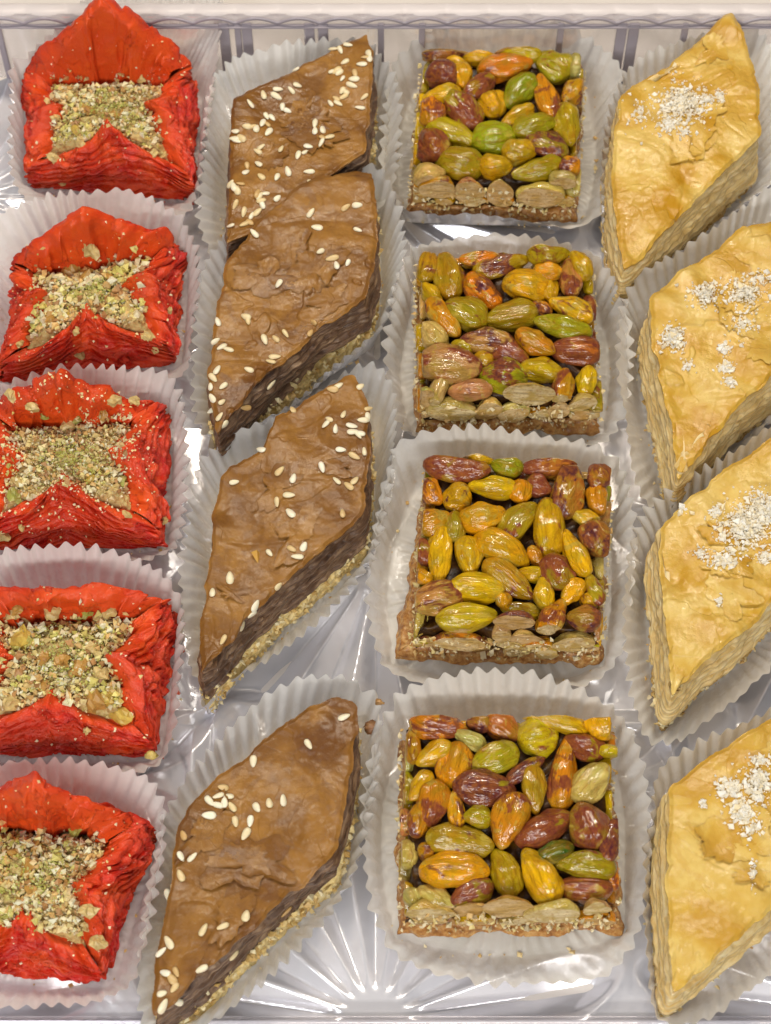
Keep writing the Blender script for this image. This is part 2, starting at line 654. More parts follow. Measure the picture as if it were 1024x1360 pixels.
# clear wall sheets (slightly thick), bars and lip
for nm, b in (('back_wall', (XL, XR, YB + .01, YB + .10, .0, WH)), ('front_wall', (XL, XR, YF - .10, YF - .01, .0, .55)),
              ('side_wall', (XL - .1, XL - .01, YF, YB, .0, WH)), ('side_wall', (XR + .01, XR + .1, YF, YB, .0, WH))):
    part(nm, box_mesh(nm, [b]), M_CLEAR, tray)
bar_px = [4, 133, 300, 318, 330, 412, 430, 506, 560, 742, 822, 838, 905, 960]
for u in bar_px:
    x = float(at(u, 70, 0.8)[0])
    w = .13 if u in (300, 330, 412, 430, 822, 838) else .08
    o = part('wall_rib', box_mesh('wall_rib', [(x - w, x + w, YB - .10, YB + .008, .06, WH - .2)]), M_RIB, tray)
    bevel(o, .03)
# horizontal step line under the lip
o = part('wall_step', box_mesh('wall_step', [(XL, XR, YB - .14, YB + .006, WH - .30, WH - .24)]), M_RIB, tray)
bevel(o, .03)
# scalloped lip
nl = 400
xs = np.linspace(XL - .6, XR + .6, nl)
ph = (xs - at(85, 30, 2)[0]) / 1.05
sc_ = np.abs(np.sin(ph * np.pi))
rows = []
for k, (dy, z) in enumerate([(0.0, WH), (.05, WH + .06), (.35, WH + .05), (.42, WH - .0), (.42, WH - .10), (.0, WH - .06)]):
    zz = z - (.16 * (1 - sc_) if k in (0, 1, 5) else 0) + 0 * xs
    rows.append(np.stack([xs, np.full(nl, YB + .02 + dy), zz], -1))
V = np.concatenate(rows)
me = mesh_np('rim', V, grid_faces(6, nl))
part('rim', me, M_FROST, tray)
rows = [np.stack([xs, np.full(nl, YB - .03 - dy), WH - .02 + dz - .17 * (1 - sc_)], -1) for dy, dz in ((0, .05), (.04, .03), (.04, -.03), (0, -.05))]
part('rim_bead', mesh_np('rim_bead', np.concatenate(rows), grid_faces(4, nl)), M_RIB, tray)
rows = [np.stack([xs, np.full(nl, YF - dy), z + 0 * xs], -1) for dy, z in ((.0, .20), (.03, .30), (.10, .32), (.30, .28), (.9, .3), (1.3, .5))]
me = mesh_np('front_lip', np.concatenate(rows), grid_faces(6, nl))
part('front_lip', me, M_TRAY, tray)


# ------------------------------------------------------------------ crumbs
def crumb_mesh(name, P, S, C, origin, flat=.7, rng=RNG, smooth=False):
    """P (n,3) world, S (n,) size, C (n,3) colours -> one mesh of irregular little chips"""
    base = np.array([(1, 0, 0), (-1, 0, 0), (0, 1, 0), (0, -1, 0), (0, 0, 1), (0, 0, -1)], float)
    fc = np.array([(0, 2, 4), (2, 1, 4), (1, 3, 4), (3, 0, 4), (2, 0, 5), (1, 2, 5), (3, 1, 5), (0, 3, 5)])
    n = len(P)
    k = rng.uniform(.55, 1.25, (n, 6, 1)) * base[None]
    k += rng.normal(0, .22, k.shape)
    k[:, :, 2] *= flat
    k[:, :, 0] *= rng.uniform(.8, 1.25, (n, 1))
    # random rotation
    q = rng.normal(size=(n, 4))
    q /= np.linalg.norm(q, axis=1)[:, None]
    w, x, y, z = q.T
    R = np.stack([1 - 2 * (y * y + z * z), 2 * (x * y - z * w), 2 * (x * z + y * w), 2 * (x * y + z * w), 1 - 2 * (x * x + z * z),
                  2 * (y * z - x * w), 2 * (x * z - y * w), 2 * (y * z + x * w), 1 - 2 * (x * x + y * y)], -1).reshape(n, 3, 3)
    k = np.einsum('nij,nkj->nki', R, k)
    V = P[:, None, :] + k * S[:, None, None] * .5 - origin
    F = fc[None] + (np.arange(n) * 6)[:, None, None]
    Cc = np.concatenate([np.repeat(C, 6, axis=0), np.ones((n * 6, 1))], 1)
    return mesh_np(name, V.reshape(-1, 3), F.reshape(-1, 3), smooth=smooth, attrs={'tone': ('FLOAT_COLOR', Cc)})


PAL_NUT = np.array([(.82, .66, .34), (.70, .46, .17), (.88, .77, .50), (.50, .46, .11), (.66, .60, .18), (.42, .22, .08), (.80, .66, .28), (.54, .53, .14)])
PAL_WHITE = np.array([(.94, .88, .74), (.93, .84, .64), (.95, .92, .83), (.86, .72, .46)])


def bvh_of(Vs, Fs):
    V, F, off = [], [], 0
    for v, f in zip(Vs, Fs):
        V += v.tolist()
        F += (f + off).tolist()
        off += len(v)
    return BVHTree.FromPolygons(V, F)


def hit_px(bvh, u, v):
    d = ray(u, v)
    d = d / np.linalg.norm(d)
    loc, nor, i, dist = bvh.ray_cast(Vector(CAM), Vector(d))
    return (None, None) if loc is None else (np.array(loc), np.array(nor))


def hit_down(bvh, x, y):
    loc, nor, i, dist = bvh.ray_cast(Vector((x, y, 8)), Vector((0, 0, -1)))
    return (None, None) if loc is None else (np.array(loc), np.array(nor))


def frame_from(n, ang):
    n = n / np.linalg.norm(n)
    if n[2] < 0:
        n = -n
    x = np.array([math.cos(ang), math.sin(ang), 0])
    x = x - n * np.dot(x, n)
    x /= np.linalg.norm(x)
    y = np.cross(n, x)
    return np.stack([x, y, n], 1)


# ------------------------------------------------------------------ paper cups
def resample(P, n):
    P = np.asarray(P, float)
    Q = np.vstack([P, P[:1]])
    d = np.hypot(*(np.diff(Q[:, :2], axis=0).T))
    s = np.concatenate([[0], np.cumsum(d)])
    t = np.linspace(0, s[-1], n, endpoint=False)
    return np.stack([np.interp(t, s, Q[:, k]) for k in range(Q.shape[1])], -1), s[-1]


def smooth_closed(P, k):
    w = np.hanning(2 * k + 3)[1:-1]
    w /= w.sum()
    n = len(P)
    out = np.zeros_like(P)
    for i, ww in enumerate(w):
        out += ww * np.roll(P, i - k, axis=0)
    return out


def by_angle(P, c, n):
    """radius of closed curve P about c at n even angles"""
    a = np.arctan2(P[:, 1] - c[1], P[:, 0] - c[0])
    r = np.hypot(P[:, 0] - c[0], P[:, 1] - c[1])
    o = np.argsort(a)
    a, r = a[o], r[o]
    z = P[o, 2] if P.shape[1] > 2 else np.zeros(len(P))
    aa = np.concatenate([a - 2 * np.pi, a, a + 2 * np.pi])
    return aa, np.tile(r, 3), np.tile(z, 3)


FALLEN = []


def paper_cup(rim_px, foot, zb, zf, seed, label, group, pitch=.36, amp=.11, stain=(.86, .74, .50), roundf=0.0):
    """rim_px: traced rim; foot: (n,2) outline of what stands in it; zb/zf rim height at back and front"""
    vsx = [p[1] for p in rim_px]
    v0, v1 = min(vsx), max(vsx)
    rim = np.array([at(p[0], p[1], zb + (zf - zb) * (p[1] - v0) / (v1 - v0)) for p in rim_px])
    c = foot.mean(0)
    rimr, per = resample(rim, 720)
    rimr = smooth_closed(rimr, 16)
    npl = int(per / pitch)
    S = 8
    n = npl * S
    # spread columns evenly along the rim
    R2, _ = resample(rimr, n)
    ang = np.arctan2(R2[:, 1] - c[1], R2[:, 0] - c[0])
    fr, _ = resample(foot, 720)
    fr = smooth_closed(fr, 12)
    fc = fr.mean(0)
    aa, rr, _z = by_angle(fr, c, n)
    rf = np.interp(ang, aa, rr) + .13
    if roundf:
        r0 = np.hypot(R2[:, 0] - c[0], R2[:, 1] - c[1])
        rf = np.maximum(rf, np.minimum((1 - roundf) * rf + roundf * rf.max(), r0 * .86))
    B = np.stack([c[0] + rf * np.cos(ang), c[1] + rf * np.sin(ang)], -1)
    # rim must stay outside the foot
    rrim = np.hypot(R2[:, 0] - c[0], R2[:, 1] - c[1])
    rrim = np.maximum(rrim, rf + .10)
    T = np.stack([c[0] + rrim * np.cos(ang), c[1] + rrim * np.sin(ang)], -1)
    nrm = np.stack([np.cos(ang), np.sin(ang)], -1)
    k = np.arange(n)
    phase = k / S + .35 * noise(k / S * .33, seed * 3.1, 0, seed)
    tri = np.abs((phase % 1) - .5) * 4 - 1
    tri = .55 * tri + .45 * np.sin(tri * np.pi / 2)
    am = amp * (1 + .55 * noise(k / S * .4, seed, 0, seed + 5))
    rows = []
    NR = 16
    for j in range(NR):
        t = j / (NR - 1)
        tt = t ** .85
        curve = 0.10 * math.sin(math.pi * t)
        xy = B * (1 - tt) + T * tt
        big = .10 * t * noise(k / S * .16, t * .7 + seed, 0, seed + 9)
        wob = .035 * t * noise(k / S * 1.3, t * 3, 0, seed + 3)
        off = tri * am * (.25 + .75 * t) * min(1, t * 5) + big + wob - curve * .5
        xy = xy + nrm * off[:, None]
        z = -.02 + R2[:, 2] * (t ** 1.12) + .05 * t * noise(k / S * .5, seed, 2, seed) + .03 * t * tri * (t > .9)
        rows.append(np.concatenate([xy, z[:, None]], 1))
    # floor of the cup
    inner = [np.concatenate([c + (B - c) * f, np.full((n, 1), z)], 1) for f, z in ((.02, .0), (.5, .0))]
    for f, a_ in ((.72, .3), (.80, .8), (.88, 1.0), (.96, 1.0)):
        inner.append(np.concatenate([c + (B - c) * f, (.012 + .030 * a_ * tri * (1 + noise(k / S * .6, seed, f, 2)))[:, None]], 1))
    V = np.concatenate(inner + rows)
    F = grid_faces(NR + 6, n, True)
    org = np.array([c[0], c[1], 0])
    tl = np.concatenate([np.zeros(6), np.linspace(0, 1, NR)])
    oil = np.repeat(.62 * (1 - sstep(.0, .85, tl)), n)
    me = mesh_np('paper_cup', V - org, F, attrs={'oil': ('FLOAT', oil)})
    for q in np.random.default_rng(seed).integers(0, n, 46):
        f = (q * 7919 % 97) / 97.0
        m = rf[q] + .02 + .30 * f * f
        FALLEN.append((c[0] + m * math.cos(ang[q]), c[1] + m * math.sin(ang[q]), .03 + .25 * f * f, stain))
    o = solo('paper_cup', me, M_PAPER, org, label, 'paper cup', group)
    o.color = (*stain, 1)
    return o


# ------------------------------------------------------------------ pistachio squares
COLS = {'Y': ((.80, .45, .002), .26), 'G': ((.42, .33, .004), .34), 'O': ((.68, .27, .005), .40), 'R': ((.44, .15, .02), .56),
        'P': ((.38, .24, .008), .66), 'C': ((.70, .52, .16), .10), 'K': ((.05, .10, .008), .1), 'B': ((.58, .28, .08), .40), 'L': ((.32, .40, .004), .14)}


def nut_verts(rng, nu=30, nv=20):
    """unit nut, long axis x"""
    th = np.linspace(0, np.pi, nv)
    ph = np.linspace(0, 2 * np.pi, nu, endpoint=False)
    T, Pp = np.meshgrid(th, ph, indexing='ij')
    x = -np.cos(T)
    r = np.sin(T) ** 1.0
    tap = rng.uniform(.12, .5)
    r = r * (1 - tap * (x * .5 + .5) ** 1.5)
    y = r * np.cos(Pp)
    z = r * np.sin(Pp)
    sq = rng.uniform(0, .10)
    y = y * (1 + sq * np.cos(2 * Pp))
    # ridges along the length, a seam, a slight bend
    s = int(rng.integers(1000))
    rid = noise(Pp * 0 + np.cos(Pp) * 2.4, np.sin(Pp) * 2.4, x * .7, s) * .15 + noise(x * 1.8, y * 1.8, z * 1.8, s + 2) * .20 + noise(x * 1.6, y * 5, z * 5, s + 4) * .09
    k = 1 + rid
    y, z = y * k, z * k
    seam = np.exp(-((Pp - rng.uniform(.6, 2.4)) / .12) ** 2) * .05
    y, z = y * (1 - seam), z * (1 - seam)
    z = z - rng.uniform(-.12, .16) * x * x
    y = y + rng.uniform(-.12, .12) * x * x
    return np.stack([x, y, z], -1).reshape(-1, 3), grid_faces(nv, nu, True)


def make_nut(parent, center, e1, e2, hgt, colkey, planes, rng):
    e1 = np.asarray(e1)
    L = np.linalg.norm(e1)
    x = e1 / L
    y = e2 - x * np.dot(e2, x)
    Wd = max(np.linalg.norm(y), .08)
    y = y / np.linalg.norm(y)
    z = np.cross(x, y)
    if z[2] < 0 and abs(z[2]) > .5:
        y, z = -y, -z
    if rng.random() < .5:
        x, y = -x, -y
    V, F = nut_verts(rng)
    R = np.stack([x, y, z], 1)
    Wv = (V * np.array([L, Wd, hgt])) @ R.T + center
    cut = np.zeros(len(Wv))
    pj = rng.uniform(-.13, .02)
    for p, nn in planes:
        d = (Wv - p) @ nn - pj
        over = d > 0
        cut[over] = 1
        jit = .015 * noise(Wv[:, 0] * 9, Wv[:, 1] * 9, Wv[:, 2] * 9, 3)
        Wv = np.where(over[:, None], Wv - nn * (d + jit)[:, None] * 1.0, Wv)
    Lv = (Wv - center) @ R
    me = mesh_np('pistachio', Lv, F, attrs={'cut': ('FLOAT', cut)})
    if cut.mean() > .02:
        me.shade_smooth()
    o = part('pistachio', me, M_NUT, parent)
    M = Matrix([[*R[0], center[0]], [*R[1], center[1]], [*R[2], center[2]], [0, 0, 0, 1]])
    loc = parent.location
    M2 = Matrix.Translation(-loc) @ M
    o.matrix_basis = M2
    base, sk = COLS[colkey]
    j = rng.uniform(.8, 1.2, 3)
    o.color = (min(1, base[0] * j[0]), min(1, base[1] * j[1]), base[2] * j[2], min(1, max(0, sk + rng.uniform(-.08, .12))))
    return o


def quad_block(poly, z0, z1, rng_seed, amp, off0=0.0, off1=0.0, strata=0, nper=320, nz=16, top=True, freq=3.0, ztop=.0):
    """solid ring wall + top of a closed outline, displaced by noise"""
    P, per = resample(poly, nper)
    c = poly.mean(0)
    d = np.roll(P, -1, 0) - np.roll(P, 1, 0)
    nn = np.stack([d[:, 1], -d[:, 0]], -1)
    nn /= np.linalg.norm(nn, axis=1)[:, None]
    if np.mean(np.sum(nn * (P - c), 1)) < 0:
        nn = -nn
    nn = smooth_closed(nn, 4)
    rows = []
    for j in range(nz):
        t = j / (nz - 1)
        z = z0 + (z1 - z0) * t
        o = off0 * (1 - t) + off1 * t
        dd = amp * fbm(P[:, 0] * freq, P[:, 1] * freq, z * freq, rng_seed, 4)
        if strata:
            dd = dd + strata * saw(t * 5 + .6 * noise(P[:, 0], P[:, 1], 0, rng_seed))
        edge = -.05 * max(0, (t - .85) / .15) ** 2
        q = P + nn * (o + dd + edge)[:, None]
        rows.append(np.concatenate([q, np.full((nper, 1), z)], 1))
    last = rows[-1]
    if top:
        for f in (.97, .9, .8, .7, .6, .5, .4, .3, .2, .1, .02):
            q = c + (last[:, :2] - c) * f
            z = z1 + ztop * fbm(q[:, 0] * 2.2, q[:, 1] * 2.2, 0, rng_seed + 4, 4) + .02
            rows.append(np.concatenate([q, np.full((nper, 1), 0) + np.reshape(z, (-1, 1))], 1))
    V = np.concatenate(rows)
    return V, grid_faces(len(rows), nper, True)


def pistachio_square(corners, zoom, nuts, side, label, seed, foot_extra):
    HZ = 1.62
    ox, oy, s = zoom
    rng = np.random.default_rng(seed)
    top = np.array([at(u, v, HZ)[:2] for u, v in corners])     # TL TR BR BL
    c = top.mean(0)
    t = thing('pistachio_square', (c[0], c[1], 0), label, 'pastry', 'square pistachio pastries in the third column')
    org = np.array([c[0], c[1], 0])
    planes = []
    for i in range(4):
        a, b = top[i], top[(i + 1) % 4]
        d = (b - a) / np.linalg.norm(b - a)
        n = np.array([-d[1], d[0], 0])
        if np.dot(n[:2], c - a) > 0:
            n = -n
        planes.append((np.array([*a, 0]) + n * .06, n / np.linalg.norm(n)))
    foot = top + (top - c) / np.linalg.norm(top - c, axis=1)[:, None] * np.array([.05, .05, .12, .12])[:, None] + np.array(foot_extra)
    V, F = quad_block(foot, 0.03, .33, seed, .15, .02, -.10, 0, 420, 16, True, 2.6, .10)
    part('crust', mesh_np('crust', V - org, F), M_CRUSTB, t)
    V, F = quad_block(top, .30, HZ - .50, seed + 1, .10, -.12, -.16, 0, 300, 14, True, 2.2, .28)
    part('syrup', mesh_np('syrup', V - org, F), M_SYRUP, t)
    for row in nuts:
        x, y, L, Wd, a, k = row
        u, v = ox + x * s, oy + y * s
        ar = math.radians(a)
        hl, hw = L * s / 2, Wd * s / 2
        zc0 = HZ - .30 + rng.uniform(-.10, .08)
        ct = at(u, v, zc0)
        e1 = at(u + math.cos(ar) * hl, v + math.sin(ar) * hl, zc0) - ct
        e2 = at(u - math.sin(ar) * hw, v + math.cos(ar) * hw, zc0) - ct
        e1 = e1 * 1.14
        e1[2] += rng.uniform(-.12, .12) * np.linalg.norm(e1)
        hg = min(.40, max(.22, np.linalg.norm(e2) * 1.05))
        make_nut(t, ct, e1, e2 * 1.12, hg, k, planes, rng)
    fp, fn = planes[2]
    for row in side:
        x, y, L, Wd, a, k = row
        u, v = ox + x * s, oy + y * s
        ar = math.radians(a)
        hl, hw = L * s / 2, Wd * s / 2
        ct = at_plane(u, v, fp, fn)
        e1 = at_plane(u + math.cos(ar) * hl, v + math.sin(ar) * hl, fp, fn) - ct
        e2 = at_plane(u - math.sin(ar) * hw, v + math.cos(ar) * hw, fp, fn) - ct
        ct = ct - fn * .02
        ct[2] = max(ct[2], .45)
        make_nut(t, ct, e1, e2, .3, k, [(p, n) if p is not fp else (p + fn * .03, n) for p, n in planes], rng)
    # a packed lower course of nuts, cut by the knife on every side
    for i in range(4):
        a, b = planes[i][0], planes[(i + 1) % 4][0]
        A = top[i]
        Bq = top[(i + 1) % 4]
        Ls = np.linalg.norm(Bq - A)
        q = .2
        while q < Ls - .2:
            l = rng.uniform(.30, .55)
            for z in (.62, .98) if i != 2 else (.66, 1.02):
                if i == 2 and z > .9:
                    continue
                cc = A + (Bq - A) * ((q + l * .4 + rng.uniform(-.1, .1)) / Ls)
                ct = np.array([cc[0], cc[1], z + rng.uniform(-.06, .06)])
                d = np.append((Bq - A) / Ls, rng.uniform(-.3, .3))
                make_nut(t, ct - planes[i][1] * .06, d * l * .8, np.array([0, 0, .22]), .3,
                         rng.choice(list('YYGCOB')), planes, rng)
            q += l * 1.75
    # splinters of nut on the cut face
    nC = 300
    P, S, C = [], [], []
    for _ in range(nC):
        i = rng.choice([2, 2, 2, 3, 1])
        A, Bq = top[i], top[(i + 1) % 4]
        f = rng.random()
        p = A + (Bq - A) * f + planes[i][1][:2] * rng.uniform(.03, .10)
        P.append((p[0], p[1], rng.uniform(.12, 1.2)))
        S.append(rng.uniform(.05, .17))
        C.append(PAL_NUT[rng.choice([0, 1, 2, 2, 6])] * rng.uniform(.8, 1.15))
    part('nut_splinters', crumb_mesh('nut_splinters', np.array(P), np.array(S), np.array(C), org, .5), M_CRUMB, t, 'stuff')
    return foot, t


SQ = []
SQ.append(dict(corners=[(562, 62), (776, 66), (769, 236), (547, 232)], zoom=(500, 0, .332), seed=11, foot_extra=[(0, 0), (.05, 0), (.0, 0), (0, 0)],
    label='square pistachio pastry at the back of its column, nearest the scalloped rim',
    nuts=[(278,208,195,72,-3,'R'),(415,228,140,70,5,'Y'),(565,210,175,75,8,'Y'),(705,262,150,125,30,'G'),(262,300,125,100,0,'P'),(340,302,90,75,80,'Y'),
    (310,255,80,40,10,'Y'),(515,268,200,80,-8,'O'),(410,350,130,75,-35,'P'),(575,368,140,110,-50,'L'),(680,385,170,95,75,'O'),(788,375,110,90,-50,'O'),
    (800,262,60,100,5,'C'),(262,382,140,65,-10,'Y'),(222,445,105,110,90,'O'),(345,440,165,115,45,'P'),(465,420,95,95,60,'Y'),(565,462,130,65,-30,'Y'),
    (625,505,160,85,-15,'G'),(758,500,145,105,80,'G'),(305,530,195,85,18,'Y'),(468,553,165,115,-10,'L'),(680,585,165,90,20,'P'),(572,605,130,90,-10,'Y'),
    (225,580,120,120,60,'R'),(335,645,180,110,10,'G'),(478,668,120,90,0,'Y'),(645,680,195,85,-15,'G'),(775,665,80,75,30,'O'),(212,700,120,80,-10,'C'),(750,722,110,75,10,'C')],
    side=[(240,755,150,80,0,'O'),(373,775,130,90,0,'B'),(495,775,110,95,0,'C'),(655,785,200,80,3,'C')]))
SQ.append(dict(corners=[(556, 330), (786, 330), (800, 522), (558, 522)], zoom=(500, 290, .332), seed=12, foot_extra=[(0, 0), (0, 0), (0, 0), (0, 0)],
    label='second square pistachio pastry from the rim, with a bright green nut at its right',
    nuts=[(205,190,130,80,100,'O'),(290,225,180,125,80,'G'),(410,150,150,75,-12,'O'),(505,180,220,85,-18,'G'),(690,132,160,105,0,'G'),(815,185,120,80,60,'Y'),
    (685,215,110,70,0,'Y'),(695,290,90,70,80,'Y'),(775,235,150,85,85,'B'),(600,272,175,110,8,'Y'),(425,295,160,110,45,'O'),(215,300,100,60,50,'Y'),
    (360,380,170,110,25,'G'),(535,392,205,110,-12,'G'),(660,360,90,50,30,'O'),(780,365,170,90,25,'Y'),(265,395,170,80,48,'O'),(745,438,215,100,14,'L'),
    (225,470,120,90,40,'C'),(440,490,200,80,3,'B'),(635,500,160,90,30,'O'),(345,515,90,50,10,'Y'),(535,535,150,100,25,'P'),(430,565,80,60,20,'O'),
    (800,530,195,100,2,'R'),(295,590,230,150,5,'B'),(505,635,185,115,5,'G'),(665,615,165,90,12,'Y'),(745,685,150,80,100,'O'),(840,650,110,75,100,'Y'),
    (245,690,120,60,110,'C'),(375,690,160,70,0,'B')],
    side=[(610,715,210,80,5,'C'),(300,775,210,60,2,'C'),(450,765,110,60,-10,'C'),(555,785,130,60,-20,'C'),(200,730,70,80,90,'C'),(825,750,120,50,-20,'C'),(730,780,90,60,0,'O')]))
SQ.append(dict(corners=[(567, 606), (814, 612), (801, 836), (550, 830)], zoom=(500, 560, .332), seed=13, foot_extra=[(0, 0), (0, 0), (0, 0), (-.32, .0)],
    label='third square pistachio pastry from the rim, its crust sticking out at one corner',
    nuts=[(320,190,245,95,8,'R'),(405,138,115,75,15,'Y'),(520,180,120,85,10,'L'),(690,175,200,85,-5,'R'),(770,268,220,135,100,'R'),(890,215,95,100,45,'R'),
    (215,285,110,90,50,'O'),(320,305,110,105,0,'Y'),(465,265,180,85,5,'Y'),(575,280,80,90,90,'Y'),(650,262,100,85,20,'R'),(885,310,110,85,80,'O'),
    (230,400,130,100,-20,'O'),(310,420,110,85,90,'G'),(425,385,170,110,-10,'Y'),(565,400,190,100,-50,'G'),(690,425,210,110,85,'Y'),(835,385,110,60,20,'Y'),
    (878,470,140,110,60,'R'),(255,535,200,90,95,'Y'),(370,538,140,115,80,'Y'),(505,505,220,130,25,'Y'),(635,540,80,60,60,'O'),(720,605,140,115,60,'P'),
    (795,525,195,100,65,'Y'),(190,520,100,70,80,'P'),(620,610,110,60,10,'Y'),(530,630,220,105,38,'O'),(400,670,200,110,5,'Y'),(670,695,130,75,80,'Y'),
    (785,680,110,90,-50,'Y'),(870,670,130,65,70,'G'),(850,720,70,50,30,'Y'),(240,710,215,120,-12,'B'),(360,785,220,100,-5,'Y'),(575,755,150,60,10,'G'),
    (510,720,70,60,60,'Y'),(705,785,150,110,-60,'O'),(830,790,130,90,5,'R'),(185,620,80,60,40,'Y')],
    side=[(550,815,170,60,3,'B'),(790,895,170,55,-8,'C'),(600,890,150,50,5,'C'),(500,860,80,50,0,'C'),(330,885,220,50,5,'O'),(560,925,110,40,0,'C'),(680,925,90,40,0,'C'),(400,910,120,50,0,'B')]))
SQ.append(dict(corners=[(536, 950), (816, 948), (822, 1202), (535, 1204)], zoom=(470, 880, .381), seed=14, foot_extra=[(0, 0), (0, 0), (.12, 0), (0, 0)],
    label='largest square pistachio pastry, at the front of its column, nearest the viewer',
    nuts=[(295,218,185,100,10,'O'),(435,208,80,75,0,'R'),(400,265,125,60,25,'C'),(520,225,130,90,30,'R'),(642,262,130,115,-10,'Y'),(705,205,215,75,12,'Y'),
    (805,290,140,85,20,'P'),(865,225,90,120,80,'Y'),(890,310,40,90,90,'Y'),(205,295,110,55,85,'O'),(280,322,125,75,-30,'Y'),(350,355,145,120,-75,'O'),
    (485,335,165,110,-25,'G'),(600,375,150,60,-35,'P'),(728,385,235,110,97,'O'),(625,440,155,85,85,'G'),(825,420,150,110,-45,'C'),(230,430,115,70,-55,'Y'),
    (455,438,200,105,5,'P'),(275,490,145,100,100,'O'),(355,515,130,60,85,'Y'),(430,538,90,85,0,'G'),(540,550,180,125,-70,'O'),(660,580,195,115,-25,'P'),
    (815,565,160,130,70,'R'),(225,550,110,70,100,'O'),(895,630,160,75,105,'P'),(370,622,215,100,8,'G'),(700,665,130,70,-20,'K'),(808,705,195,110,5,'G'),
    (255,660,60,60,0,'O'),(350,725,220,125,2,'Y'),(525,735,165,110,70,'G'),(645,745,200,125,60,'Y'),(410,800,145,100,-25,'P'),(805,790,175,90,2,'R'),
    (290,830,150,80,35,'C'),(205,820,70,60,60,'C')],
    side=[(540,870,180,60,-3,'C'),(690,880,200,55,-3,'C'),(270,885,180,45,3,'C'),(850,870,100,45,0,'C'),(410,880,110,50,10,'C')]))

CUP_S = [
    [(520,85),(545,55),(583,33),(625,22),(666,18),(710,22),(750,32),(800,60),(832,92),(826,150),(818,200),(810,250),(799,284),(766,299),(700,293),(643,286),(583,286),(533,276),(503,235),(506,150)],
    [(550,326),(600,313),(666,306),(732,311),(792,340),(822,366),(838,439),(836,496),(829,549),(805,588),(740,596),(660,590),(590,590),(536,577),(518,549),(510,472),(518,406),(530,360)],
    [(520,600),(540,585),(576,569),(633,563),(699,571),(766,580),(805,593),(829,616),(840,693),(838,793),(832,842),(812,885),(785,908),(700,912),(600,912),(540,905),(512,886),(495,852),(488,790),(494,700),(504,640)],
    [(520,926),(565,903),(622,890),(699,891),(767,907),(813,930),(843,968),(855,1013),(862,1070),(860,1150),(851,1204),(836,1261),(794,1295),(699,1301),(634,1299),(565,1284),(516,1257),(485,1204),(478,1128),(481,1051),(493,994),(504,956)],
]
CUP_S_LAB = ['white pleated paper cup round the rearmost pistachio square', 'white pleated paper cup round the second pistachio square from the rim',
             'white pleated paper cup round the third pistachio square, its far edge overlapping the cup behind',
             'wide white pleated paper cup with flattened front edge under the nearest pistachio square']
for i, q in enumerate(SQ):
    foot, t = pistachio_square(**q)
    paper_cup(CUP_S[i], foot, 1.35, .50, 20 + i, CUP_S_LAB[i], 'white pleated paper cups', pitch=.37, amp=.065, roundf=.30)


# ------------------------------------------------------------------ diamond pastries (brown with sesame, golden with white crumbs)
def seed_verts():
    nu, nv = 12, 8
    th = np.linspace(0, np.pi, nv)
    ph = np.linspace(0, 2 * np.pi, nu, endpoint=False)
    T, Pp = np.meshgrid(th, ph, indexing='ij')
    x = -np.cos(T)
    r = np.sin(T) ** .9 * (1 - .42 * (x * .5 + .5))
    return np.stack([x * .145, r * np.cos(Pp) * .100, r * np.sin(Pp) * .052], -1).reshape(-1, 3), grid_faces(nv, nu, True)


SV, SF = seed_verts()
SEED_ME = mesh_np('sesame_seed', SV, SF)
SEED_ME.materials.append(M_SEED)


